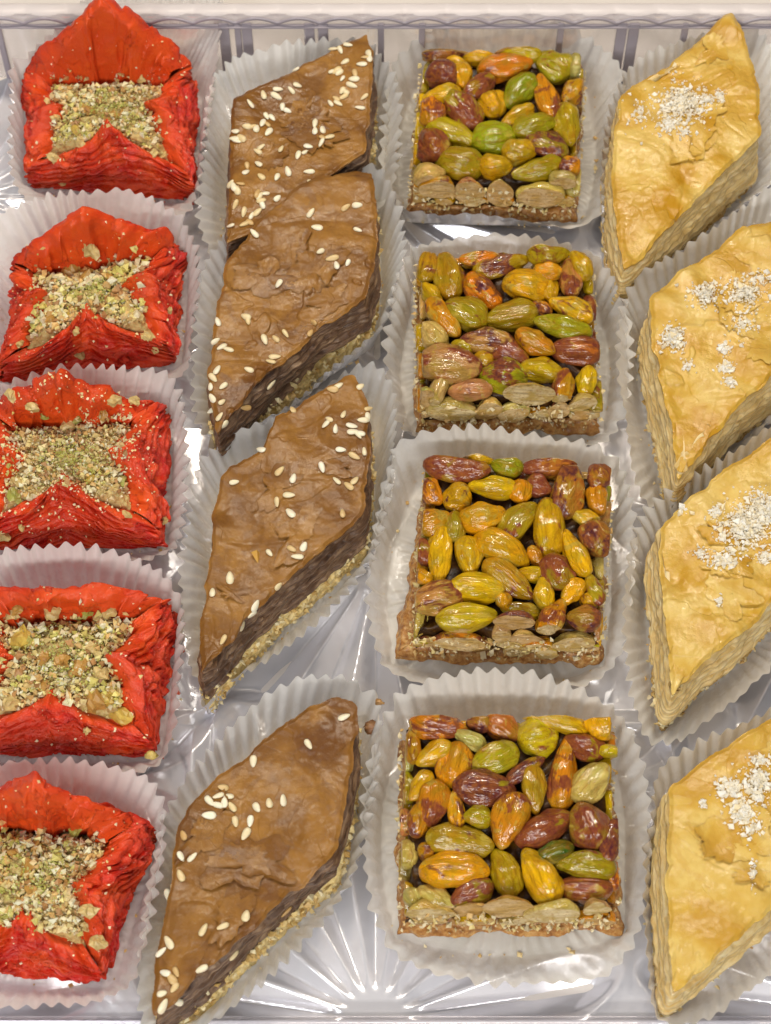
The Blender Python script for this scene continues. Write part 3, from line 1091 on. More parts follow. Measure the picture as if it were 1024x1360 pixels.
def diamond(kind, outline, HZ, seed, label, group, name, cat, zfill=.55, tears=.5, wav=.10):
    """outline: traced crust edge in order round the piece"""
    top = np.array([at(u, v, HZ)[:2] for u, v in outline])
    c = top.mean(0)
    org = np.array([c[0], c[1], 0])
    N = 460
    P, per = resample(top, N)
    P = smooth_closed(P, 3)
    c = P.mean(0)
    d = np.roll(P, -1, 0) - np.roll(P, 1, 0)
    nn = np.stack([d[:, 1], -d[:, 0]], -1)
    nn /= np.linalg.norm(nn, axis=1)[:, None]
    if np.mean(np.sum(nn * (P - c), 1)) < 0:
        nn = -nn
    nn = smooth_closed(nn, 7)
    t = thing(name, (org[0], org[1], 0), label, cat, group)
    crust_m, lay_m, fill_m = (M_BROWN, M_BLAY, M_BFILL) if kind == 'brown' else (M_GOLD, M_GLAY, M_GFILL)
    # ---- crust
    rag = .05 * fbm(P[:, 0] * 2.5, P[:, 1] * 2.5, 0, seed + 2, 5) * 2
    Pe = P + nn * (rag + .02)[:, None]
    rows, torn = [], []

    def surf(q, fin):
        e = 1 - fin                      # 0 at edge .. 1 at centre
        x, y = q[:, 0], q[:, 1]
        z = HZ + wav * 1.6 * fbm(x * .55, y * .55, 0, seed, 2) + wav * .9 * noise(x * 1.4 + y * .5, y * 1.2, 0, seed + 3)
        # wrinkles of the thin top sheet
        wr = np.abs(noise(x * 1.1 + 2 * noise(x * .5, y * .5, 0, seed), y * 1.3, 0, seed + 8))
        z = z - .02 * (1 - sstep(0, .5, wr)) ** 2
        # broken sheet: a clear step where the topmost layer ends
        f = fbm(x * .42 + .15 * noise(x * 3, y * 3, 0, seed), y * .42, 0, seed + 31, 4)
        tr = sstep(.0, .012, f - (.30 - .45 * tears))
        f2 = fbm(x * .6, y * .6, 0, seed + 61, 4)
        tr2 = sstep(.0, .012, f2 - .16)
        z = z - .045 * tr * (tears > .3)
        z = z + .010 * fbm(x * 9, y * 9, 0, seed + 5, 3)
        z = z - .05 * (1 - sstep(0, .06, e))
        return z, tr

    # turned-down edge of the crust
    rad = np.concatenate([1 - np.linspace(0, 1, 95) ** 1.15 * .995])
    for dz, di in ((-.085, -.05), (-.07, -.005), (-.035, .0)):
        q = Pe + nn * di
        zz, tt = surf(q, 1.0)
        rows.append(np.concatenate([q, (zz + dz * (1 + .8 * noise(q[:, 0] * 2, q[:, 1] * 2, 0, seed)))[:, None]], 1))
        torn.append(tt)
    for f in rad:
        q = c + (Pe - c) * f
        zz, tt = surf(q, f)
        rows.append(np.concatenate([q, zz[:, None]], 1))
        torn.append(tt)
    V1 = np.concatenate(rows)
    F1 = grid_faces(len(rows), N, True)
    part('top_crust', mesh_np('top_crust', V1 - org, F1, attrs={'torn': ('FLOAT', np.concatenate(torn))}), crust_m, t)
    # ---- stacked sheets: every course is a thin ragged slab with its own overhang
    rows = []
    NZ = 64
    nlay = 11
    lift = .10 * fbm(P[:, 0] * .7, P[:, 1] * .7, 0, seed + 40, 3)
    zt = HZ - .12
    for j in range(NZ):
        q = j / (NZ - 1)
        z = zfill - .05 + (zt - zfill + .05) * q
        lay = q * nlay + 1.3 * lift * 3 + .25 * noise(P[:, 0] * 1.3, P[:, 1] * 1.3, q * 2, seed)
        k = np.floor(lay)
        fr = lay - k
        outw = (.105 if kind == 'brown' else .075) * noise(P[:, 0] * .9 + k * 7.3, P[:, 1] * .9, k * 3.1, seed + 7) + .04 * noise(P[:, 0] * 5 + k * 3, P[:, 1] * 5, k, seed + 9)
        lip = np.where(fr < .72, 0.0, -.085)
        under = -.16 * sstep(.70, .93, q) if kind == 'brown' else -.09 * sstep(.8, .95, q)
        off = (.07 if kind == 'brown' else .18) * (1 - q) + outw + lip + under - .02
        Q = P + nn * off[:, None]
        rows.append(np.concatenate([Q, (z + .03 * lift)[:, None] if np.ndim(z) else np.full((N, 1), z) + (.5 * lift * q)[:, None]], 1))
    V2 = np.concatenate(rows)
    F2 = grid_faces(NZ, N, True)
    part('pastry_layers', mesh_np('pastry_layers', V2 - org, F2), lay_m, t)
    # ---- nut filling and bottom sheet
    V3, F3 = quad_block(P[::3], .04, zfill + .03, seed + 50, .14, .05, .0, 0, N, 14, True, 3.2, .0)
    part('nut_filling', mesh_np('nut_filling', V3 - org, F3), fill_m, t)
    rng = np.random.default_rng(seed)
    n = 520
    ii = rng.integers(0, N, n)
    zz = rng.uniform(.08, zfill + .05, n)
    pp = P[ii] + nn[ii] * rng.uniform(.00, .10, n)[:, None]
    pal = np.array([(.88, .72, .36), (.84, .64, .27), (.90, .80, .50), (.66, .44, .15)])
    part('filling_crumbs', crumb_mesh('filling_crumbs', np.concatenate([pp, zz[:, None]], 1), rng.uniform(.07, .20, n), pal[rng.integers(0, 4, n)], org, .9, rng),
         M_CRUMB, t, 'stuff')
    bvh = bvh_of([V1, V2, V3], [F1, F2, F3])
    # torn leaves of the top sheet lying loose on the crust
    FV, FF = [V1, V2, V3], [F1, F2, F3]
    for q in range(6):
        i0 = int(rng.integers(0, N))
        fc = c + (P[i0] - c) * rng.uniform(.15, .72)
        nr_, nc_ = 9, 56
        th = np.linspace(0, 2 * np.pi, nc_, endpoint=False)
        R0 = rng.uniform(.45, .95)
        st = rng.uniform(.45, .8)
        a0 = rng.uniform(0, np.pi)
        rad = R0 * (.75 + .9 * fbm(np.cos(th) * 1.3, np.sin(th) * 1.3, q, seed + 70, 4) + .10 * noise(np.cos(th) * 7, np.sin(th) * 7, q, seed)).clip(.25, 1.4)
        lx, ly = np.cos(th) * rad, np.sin(th) * rad * st
        dx, dy = lx * math.cos(a0) - ly * math.sin(a0), lx * math.sin(a0) + ly * math.cos(a0)
        V, ok = [], True
        for j in range(nr_):
            f = .02 + .98 * j / (nr_ - 1)
            for k in range(nc_):
                x, y = fc[0] + dx[k] * f, fc[1] + dy[k] * f
                loc, nor = hit_down(bvh, float(x), float(y))
                if loc is None or loc[2] < HZ - .45:
                    ok = False
                    break
                V.append((x, y, loc[2] + .022 + .045 * f ** 4 * max(0, math.sin(th[k] + q))))
            if not ok:
                break
        if not ok:
            continue
        V = np.array(V)
        F = grid_faces(nr_, nc_, True)
        me = mesh_np('pastry_flake', V - org, F, attrs={'torn': ('FLOAT', np.zeros(len(V)) + rng.choice([0, 1]))})
        part('pastry_flake', me, crust_m, t)
        FV.append(V)
        FF.append(F)
    bvh = bvh_of(FV, FF)
    return t, P, bvh, org


def sesame(t, bvh, pts, zoom, seed, one_orange=None):
    rng = np.random.default_rng(seed)
    ox, oy, s = zoom
    for (x, y) in pts:
        loc, nor = hit_px(bvh, ox + x * s, oy + y * s)
        if loc is None:
            continue
        a = rng.uniform(0, math.pi * 2)
        R = frame_from(nor, a)
        # tilt a little
        o = bpy.data.objects.new('sesame_seed', SEED_ME)
        COL.objects.link(o)
        o.parent = t
        p = loc + R[:, 2] * .024 - np.array(t.location)
        k = rng.uniform(.74, 1.0)
        kx = np.array([k * rng.uniform(.85, 1.12), k * rng.uniform(.82, 1.1), k])
        o.matrix_basis = Matrix([[*(R[0] * kx), p[0]], [*(R[1] * kx), p[1]], [*(R[2] * kx), p[2]], [0, 0, 0, 1]]) @ Matrix.Rotation(rng.uniform(-.3, .3), 4, 'X')


GB = 'sesame diamond pastries in the second column'
BROWN = [
    dict(outline=[(487,42),(440,62),(380,98),(312,130),(305,180),(304,240),(299,322),(340,300),(392,262),(440,228),(484,196),(492,140),(494,80)], HZ=2.1, seed=101,
         label='rearmost brown diamond pastry, most thickly sprinkled with sesame, nearest the rim', tears=-.1),
    dict(outline=[(495,226),(472,222),(420,240),(366,268),(304,341),(281,440),(278,518),(288,572),(330,520),(372,478),(425,430),(488,392),(497,347),(500,280)], HZ=2.1, seed=102,
         label='second brown sesame diamond from the rim, with flaking cracked crust', tears=.75),
    dict(outline=[(467,495),(440,510),(370,552),(350,598),(292,632),(285,665),(280,740),(268,820),(266,893),(290,866),(325,822),(370,777),(420,735),(484,680),(490,600),(488,530)], HZ=2.15, seed=103,
         label='third brown sesame diamond from the rim, glossy, with one orange nut chip', tears=.1),
    dict(outline=[(440,924),(410,940),(365,975),(311,1014),(248,1070),(232,1106),(222,1200),(207,1290),(204,1350),(260,1300),(319,1245),(379,1186),(444,1136),(462,1060),(470,990),(472,938),(462,930)], HZ=2.1, seed=104,
         label='nearest brown sesame diamond, standing apart below a gap in its column', tears=.1),
]
SES = [
    ((260,0,.293),[(690,150),(715,165),(735,148),(765,152),(650,187),(675,195),(690,205),(625,225),(655,228),(677,282),(768,262),(785,245),(787,265),(753,293),(455,318),(428,325),(620,325),(640,322),(650,330),(665,358),(722,335),(718,360),(707,388),(745,490),(765,440),(665,412),(680,418),(670,440),(636,450),(645,470),(610,470),(460,388),(433,410),(372,405),(365,437),(307,432),(247,472),(393,487),(415,503),(320,527),(346,535),(302,560),(325,565),(275,585),(258,575),(232,575),(330,600),(180,597),(175,630),(185,640),(208,628),(540,562),(575,590),(540,595),(575,625),(605,622),(570,648),(297,667),(282,688),(387,677),(510,665),(495,692),(463,705),(233,753),(227,783),(285,745),(297,803),(368,805),(418,778),(515,780),(525,830),(160,835),(173,848),(203,835),(187,862),(280,880),(315,880),(290,890),(297,910),(300,925),(180,928),(218,963),(280,963),(253,980),(160,1025),(220,1018),(245,1010),(370,900)]),
    ((260,200,.294),[(520,283),(548,350),(678,258),(730,248),(732,360),(563,455),(617,488),(637,520),(687,508),(265,375),(375,602),(228,752),(237,772),(100,775),(88,860),(118,890),(146,900),(405,828),(362,852),(311,855),(535,775),(516,825),(357,933),(339,955),(240,992),(97,993),(78,1028),(68,1068),(75,1120),(125,1065),(118,1138),(338,1055),(225,1160),(108,1203),(125,1235),(75,1175)]),
    ((0,480,.5),[(778,130),(899,66),(884,75),(957,68),(980,70),(975,85),(912,142),(875,155),(866,168),(891,180),(964,157),(934,172),(937,188),(950,195),(957,192),(977,107),(978,127),(976,150),(968,240),(905,235),(941,252),(855,282),(694,236),(743,292),(622,321),(779,312),(768,356),(736,374),(772,404),(895,318),(942,318),(927,332),(910,405),(716,510),(775,499),(790,520),(807,493),(611,576),(738,597),(564,615),(677,650),(668,670),(641,703),(593,740)]),
    ((220,820,.397),[(478,425),(293,482),(597,335),(192,570),(176,597),(210,600),(147,615),(172,628),(197,620),(222,635),(145,663),(305,637),(347,622),(393,613),(233,684),(283,682),(268,725),(60,730),(26,772),(50,800),(90,803),(50,865),(8,930),(269,1000),(401,982),(191,1035),(126,1046),(227,1130),(120,1175),(36,1187),(22,1210),(30,1240),(40,1287),(12,1088),(605,763),(-15,1120),(-12,1260),(-10,1300),(0,1190)]),
]
CUP_B = [
    [(288,97),(301,78),(342,64),(377,53),(430,48),(490,50),(522,95),(532,140),(525,220),(512,270),(460,300),(400,330),(340,350),(285,345),(266,300),(265,220),(272,140)],
    [(296,322),(330,285),(363,262),(407,240),(460,222),(505,222),(534,280),(538,330),(525,390),(505,441),(448,484),(413,517),(378,543),(330,572),(290,592),(262,560),(258,490),(264,410),(275,350)],
    [(262,610),(300,574),(350,556),(395,538),(440,505),(470,485),(505,478),(526,510),(528,570),(516,640),(503,700),(490,742),(450,795),(400,845),(345,884),(290,906),(258,902),(247,850),(242,760),(246,680)],
    [(212,1085),(240,1030),(280,991),(303,962),(347,927),(378,909),(411,899),(458,903),(502,927),(506,985),(492,1060),(478,1120),(466,1175),(440,1215),(395,1263),(339,1316),(290,1352),(225,1372),(188,1368),(184,1280),(195,1170)],
]
CUP_B_LAB = ['pale paper cup holding the rearmost brown sesame diamond', 'pale serrated paper cup holding the cracked brown diamond',
             'pale paper cup holding the third brown diamond from the rim', 'pale paper cup with deep stepped pleats round the nearest brown diamond']
for i, b in enumerate(BROWN):
    t, P, bvh, org = diamond('brown', b['outline'], b['HZ'], b['seed'], b['label'], GB, 'sesame_diamond', 'pastry', .78, b['tears'])
    sesame(t, bvh, SES[i][1], SES[i][0], b['seed'])
    paper_cup(CUP_B[i], P, 1.45 if i else 1.6, .75, 40 + i, CUP_B_LAB[i], 'white pleated paper cups', pitch=.33, amp=.07)
    if i == 2:
        loc, nor = hit_px(bvh, 339, 738)
        n = 1
        me = crumb_mesh('nut_chip', np.array([[0, 0, 0.0]]), np.array([.28]), np.array([(.62, .34, .05)]), np.zeros(3), .8)
        o = part('nut_chip', me, M_CRUMB, t)
        o.location = Vector(loc + np.array([0, 0, .05])) - t.location

GY = 'golden diamond pastries in the last column'
GOLD = [
    dict(outline=[(972,16),(950,30),(900,72),(825,125),(815,200),(818,270),(828,355),(838,350),(882,306),(937,252),(1008,182),(1006,115),(984,40)], HZ=2.0, seed=201,
         label='rearmost golden diamond pastry, whole in view, one round heap of white crumbs', tears=.15),
    dict(outline=[(1075,280),(1024,293),(979,306),(940,338),(920,350),(866,398),(868,440),(879,500),(892,560),(902,632),(925,602),(985,531),(1030,497),(1085,450),(1088,360)], HZ=2.0, seed=202,
         label='second golden diamond from the rim, cracked crust with scattered white crumbs', tears=.55),
    dict(outline=[(1090,555),(1024,580),(940,640),(878,696),(880,760),(886,840),(893,924),(933,876),(981,842),(1030,792),(1095,735),(1100,640)], HZ=2.0, seed=203,
         label='third golden diamond from the rim, with a thick heap of white crumbs', tears=.2),
    dict(outline=[(1090,920),(1024,955),(950,1000),(890,1047),(887,1130),(890,1230),(895,1318),(925,1292),(966,1256),(1024,1205),(1095,1140),(1100,1020)], HZ=2.0, seed=204,
         label='nearest golden diamond pastry, smooth tan crust cut off by the frame', tears=.1),
]
CL = [
    [(905,140,34,28,620),(940,133,16,12,60),(850,150,20,22,50),(885,165,14,10,80),(955,128,12,8,30),(905,175,30,14,40)],
    [(936,392,22,17,220),(894,450,16,16,260),(990,392,32,22,220),(1010,370,20,10,60),(985,430,26,22,70),(962,488,10,10,90),(912,485,8,10,30),(970,508,9,6,50),(962,465,9,7,50)],
    [(988,700,34,30,650),(1010,680,24,30,300),(930,735,12,10,50),(960,745,22,14,150),(950,680,10,14,60),(905,675,8,10,25),(955,800,5,9,25),(1020,740,20,10,80)],
    [(970,1048,22,18,180),(1005,1040,26,30,220),(985,1080,18,20,160),(933,1068,8,8,20),(1000,1100,14,18,50),(1000,1160,6,22,40),(1010,1010,18,12,60)],
]
CUP_Y = [
    [(832,88),(860,66),(930,45),(1000,30),(1045,90),(1050,160),(1040,232),(1000,262),(945,305),(890,345),(840,388),(815,370),(803,300),(802,210),(812,140)],
    [(830,400),(850,362),(920,322),(980,280),(1024,246),(1090,240),(1120,330),(1110,450),(1060,525),(1000,580),(940,628),(885,668),(855,675),(838,620),(828,540),(825,450)],
    [(846,705),(862,668),(900,640),(960,608),(1024,566),(1100,525),(1130,620),(1120,760),(1070,850),(1010,905),(950,950),(900,985),(860,985),(838,920),(832,820),(838,750)],
    [(868,1060),(885,1010),(930,978),(1024,942),(1100,905),(1140,1000),(1130,1150),(1070,1250),(1010,1310),(950,1352),(900,1368),(868,1345),(858,1240),(858,1130)],
]
CUP_Y_LAB = ['pale paper cup holding the rearmost golden diamond', 'pale paper cup holding the cracked golden diamond',
             'pale paper cup holding the golden diamond with the thick crumb heap', 'pale paper cup holding the nearest golden diamond']
for i, b in enumerate(GOLD):
    t, P, bvh, org = diamond('gold', b['outline'], b['HZ'], b['seed'], b['label'], GY, 'golden_diamond', 'pastry', .55, b['tears'], .12)
    rng = np.random.default_rng(b['seed'])
    Pn, Sn, Cn = [], [], []
    for (cx, cy, rx, ry, n) in CL[i]:
        for _ in range(int(n * 1.6)):
            a, r = rng.uniform(0, 2 * math.pi), abs(rng.normal(0, .58))
            u, v = cx + rx * r * math.cos(a), cy + ry * r * math.sin(a)
            loc, nor = hit_px(bvh, u, v)
            if loc is None:
                continue
            hump = .16 * max(0, 1 - r) * (n > 200) * rng.random()
            Pn.append(loc + np.array([0, 0, .02 + hump]))
            Sn.append(rng.choice([.04, .06, .08, .12, .17], p=[.34, .32, .20, .09, .05]))
            Cn.append(PAL_WHITE[rng.choice([0, 1, 2, 3], p=[.4, .25, .25, .1])])
    part('white_crumbs', crumb_mesh('white_crumbs', np.array(Pn), np.array(Sn), np.array(Cn), org, .85, rng, False), M_WCRUMB, t, 'stuff')
    paper_cup(CUP_Y[i], P, 1.45, .8, 60 + i, CUP_Y_LAB[i], 'white pleated paper cups', pitch=.33, amp=.07)


# ------------------------------------------------------------------ red pastries
def red_pastry(corners, sides, seed, label, dust, bits, pw=1.1, big=1.0):
    """corners TL TR BR BL as (u, v, z); sides far/right/front/left as (peak height, lean)"""
    Q = np.array([at(u, v, z)[:2] for u, v, z in corners])
    c = Q.mean(0)
    org = np.array([c[0], c[1], 0])
    rng = np.random.default_rng(seed)
    t = thing('red_nut_pastry', tuple(org), label, 'pastry', 'red pastries filled with ground nuts')

    def quad(s, q):
        a = (1 - s) / 2
        b = (1 + s) / 2
        lo, hi = (1 - q) / 2, (1 + q) / 2
        return (hi * a)[..., None] * Q[0] + (hi * b)[..., None] * Q[1] + (lo * b)[..., None] * Q[2] + (lo * a)[..., None] * Q[3]

    Vs, Fs = [], []
    NU, NV = 150, 96
    for k, (pz, lean) in enumerate(sides):
        sd = seed + k * 13
        u = np.linspace(-1, 1, NU)[None, :]
        v = np.linspace(0, 1, NV)[:, None]
        pk = (1 - np.abs(u + .08 * math.sin(seed + k))).clip(0, 1) ** (pw if k == 0 else 1.15)
        zcb, zcf = 1.32, .92
        s01 = (u + 1) / 2
        zc = {0: zcb + 0 * u, 1: zcb * (1 - s01) + zcf * s01, 2: zcf + 0 * u, 3: zcf * (1 - s01) + zcb * s01}[k] + .10 * noise(u * 1.5, k, 0, sd)
        h = zc + (pz - zc) * pk + .10 * noise(u * 3, 0, 0, sd) * (1 - np.abs(u)) + .04 * noise(u * 9, 0, 0, sd)
        toff = .93 + (lean - .93) * pk
        ob = .97 + .03 * noise(u * 2, k, 0, sd)
        vo = v / .56
        # outer face
        to = np.clip(vo, 0, 1)
        bul = .07 * np.sin(np.pi * to)
        off_o = ob + (toff + .03 - ob) * to ** 1.1 + bul
        z_o = .05 + (h - .05) * to
        # ridge
        tr = np.clip((v - .56) / .12, 0, 1)
        off_r = toff + .03 - .22 * tr
        z_r = h + .07 * np.sin(np.pi * tr) - .06 * tr
        ti = np.clip((v - .68) / .32, 0, 1)
        ib = (.70 if k == 0 else .46) + .22 * np.abs(u) ** 3 * (0 if k == 0 else 1)
        off_i = (toff - .19) + (ib + .07 * noise(u * 4, k, 0, sd + 33) - (toff - .19)) * ti ** .9
        z_i = (h - .06) + (.98 - h + .06) * ti
        off = np.where(v <= .56, off_o, np.where(v <= .68, off_r, off_i)) + 0 * u
        z = np.where(v <= .56, z_o, np.where(v <= .68, z_r, z_i)) + 0 * u
        # stacked thin sheets on the outside, running along the side and rising with it
        nl = 8.5
        lay = to * nl + 1.7 * noise(u * 1.7, to * 1.4, 0, sd + 1) + .7 * noise(u * 4.5, to * 2, 0, sd + 2)
        kk = np.floor(lay)
        fr = lay - kk
        pro = .035 * noise(u * 3 + kk * 5.1, kk * 2.7, 0, sd + 3) + .02 * noise(u * 11 + kk, kk, 0, sd + 4)
        st = (pro * 1.3 - .080 * sstep(.55, 1.0, fr)) * sstep(0, .05, v) * (1 - sstep(.56, .66, v))
        fold = .030 * noise(u * 3.5, v * 5, 0, sd + 5) + .018 * noise(u * 9, v * 9, 0, sd + 6)
        fold = fold + (.05 * noise(u * 8 + v, v * 2.2, 0, sd + 15) - .07 * (1 - sstep(0, .2, np.abs(noise(u * 3.2, v * 1.3 + u, 0, sd + 16))))) * sstep(.56, .7, v)
        crease = -.035 * (1 - sstep(0, .12, np.abs(noise(u * 2.6 + v, v * 2.5, 0, sd + 7)))) * sstep(.5, .6, v)
        flk = fbm(u * 1.6 + .3 * noise(u * 7, v * 7, 0, sd), v * 3.0, 0, sd + 21, 5)
        off = off + st + fold + crease + .028 * sstep(0, .02, flk - .05) + .022 * sstep(0, .02, -.12 - flk)
        z = z + .06 * noise(u * 4, v * 4, 1, sd + 8) * sstep(.1, .4, v) - .03 * sstep(.6, 1, fr) * (v < .56)
        uu = u * np.clip(off, 0, 1.2)
        uu = uu + .012 * noise(u * 12, v * 14, 0, sd + 9)
        if k == 0:
            S, T = uu, off
        elif k == 1:
            S, T = off, -uu
        elif k == 2:
            S, T = -uu, -off
        else:
            S, T = -off, uu
        # round the corners a little
        m = np.abs(u) ** 6
        xy = quad(S * (1 - .045 * m), T * (1 - .045 * m))
        V = np.concatenate([xy.reshape(-1, 2), z.reshape(-1, 1)], 1)
        F = grid_faces(NV, NU)
        Vs.append(V)
        Fs.append(F)
        sm = (sstep(.5, .66, v) + 0 * u).ravel()
        part('folded_side', mesh_np('folded_side', V - org, F, attrs={'smooth_sheet': ('FLOAT', sm), 'sheet_run': ('FLOAT', (lay + 0 * off).ravel())}), M_RED, t)
    # bed of ground nuts
    n = 90
    s = np.linspace(-.84, .84, n)
    S, T = np.meshgrid(s, s)
    rr = np.maximum(np.abs(S), np.abs(T))
    z = 1.12 + .16 * fbm(S * 5, T * 5, 0, seed, 4) - .45 * sstep(.52, .80, rr) + .34 * (1 - rr)
    V = np.concatenate([quad(S, T).reshape(-1, 2), z.reshape(-1, 1)], 1)
    F = grid_faces(n, n)
    part('nut_bed', mesh_np('nut_bed', V - org, F), M_RFILL, t)
    Vs.append(V)
    Fs.append(F)
    bvh = bvh_of(Vs, Fs)
    P, Sz, C = [], [], []

    def drop(S_, T_, sz, col, lift=.3):
        p = quad(np.array(S_), np.array(T_))
        loc, nor = hit_down(bvh, float(p[0]), float(p[1]))
        if loc is None:
            return
        P.append(loc + np.array([0, 0, sz * lift]))
        Sz.append(sz)
        C.append(col)

    for _ in range(2300):
        a = rng.uniform(-.66, .66)
        b = rng.uniform(-.62, .74)
        loc = quad(np.array(a), np.array(b))
        l, nr = hit_down(bvh, float(loc[0]), float(loc[1]))
        if l is None or (l[2] > 1.42 and rng.random() > .06 + dust * .25):
            continue
        g_ = noise(a * 3, b * 3, 0, seed)
        if g_ > .15 and rng.random() < .4:
            col = PAL_NUT[rng.choice([3, 4, 7, 4])]
        else:
            col = PAL_NUT[rng.choice([0, 1, 2, 5, 6, 2])]
        sz = big * rng.choice([.05, .08, .12, .19], p=[.38, .28, .2, .14])
        P.append(l + np.array([0, 0, sz * .35 + rng.uniform(0, .12)]))
        Sz.append(sz)
        C.append(np.clip(col * rng.uniform(.85, 1.25), 0, .85))
    for _ in range(600):
        a, b = rng.normal(0, .22, 2)
        if max(abs(a), abs(b)) < .7:
            drop(a + .05, b, rng.choice([.03, .045, .06]), np.array([(.50, .54, .12), (.60, .62, .22), (.42, .46, .08)])[rng.integers(3)], 1.5 + 2 * rng.random())
    nd = int(60 + dust * 1500)
    for _ in range(nd):
        if dust > .5:
            a, b = rng.normal(0, .5, 2)
        else:
            a, b = rng.uniform(-.98, .98, 2)
        if max(abs(a), abs(b)) > 1:
            continue
        drop(a, b, rng.choice([.03, .05, .08]), PAL_NUT[rng.choice([0, 2, 2, 6])] * 1.15)
    part('nut_crumbs', crumb_mesh('nut_crumbs', np.array(P), np.array(Sz), np.array(C), org, .8, rng), M_CRUMB, t, 'stuff')
    # chopped nut pieces one can pick out
    for (bu, bv, sz, ck) in bits:
        loc, nor = hit_px(bvh, bu, bv)
        if loc is None or loc[2] > 1.95 or (loc[2] > 1.6 and rng.random() < .5 - dust):
            continue
        V, F = nut_verts(rng, 11, 7)
        V = V * (1 + .5 * noise(V[:, 0] * 2.2, V[:, 1] * 2.2, V[:, 2] * 2.2, int(bu)))[:, None]
        V = np.round(V * 2.2) / 2.2 * .45 + V * .55
        V = V * np.array([sz * .54, sz * .44, sz * .40])
        me = mesh_np('nut_piece', V, F, smooth=False)
        o = part('nut_piece', me, M_PIECE, t)
        o.location = Vector(loc + np.array([0, 0, sz * .18])) - t.location
        o.rotation_euler = (rng.uniform(-.6, .6), rng.uniform(-.6, .6), rng.uniform(0, 6.28))
        o.color = {'c': (.66, .50, .20, 1), 'g': (.36, .36, .07, 1), 'o': (.52, .28, .06, 1), 'y': (.62, .44, .08, 1)}[ck]
    return Q, t, bvh


def zb(o, s, L):
    return [(o[0] + x * s, o[1] + y * s, z, k) for x, y, z, k in L]


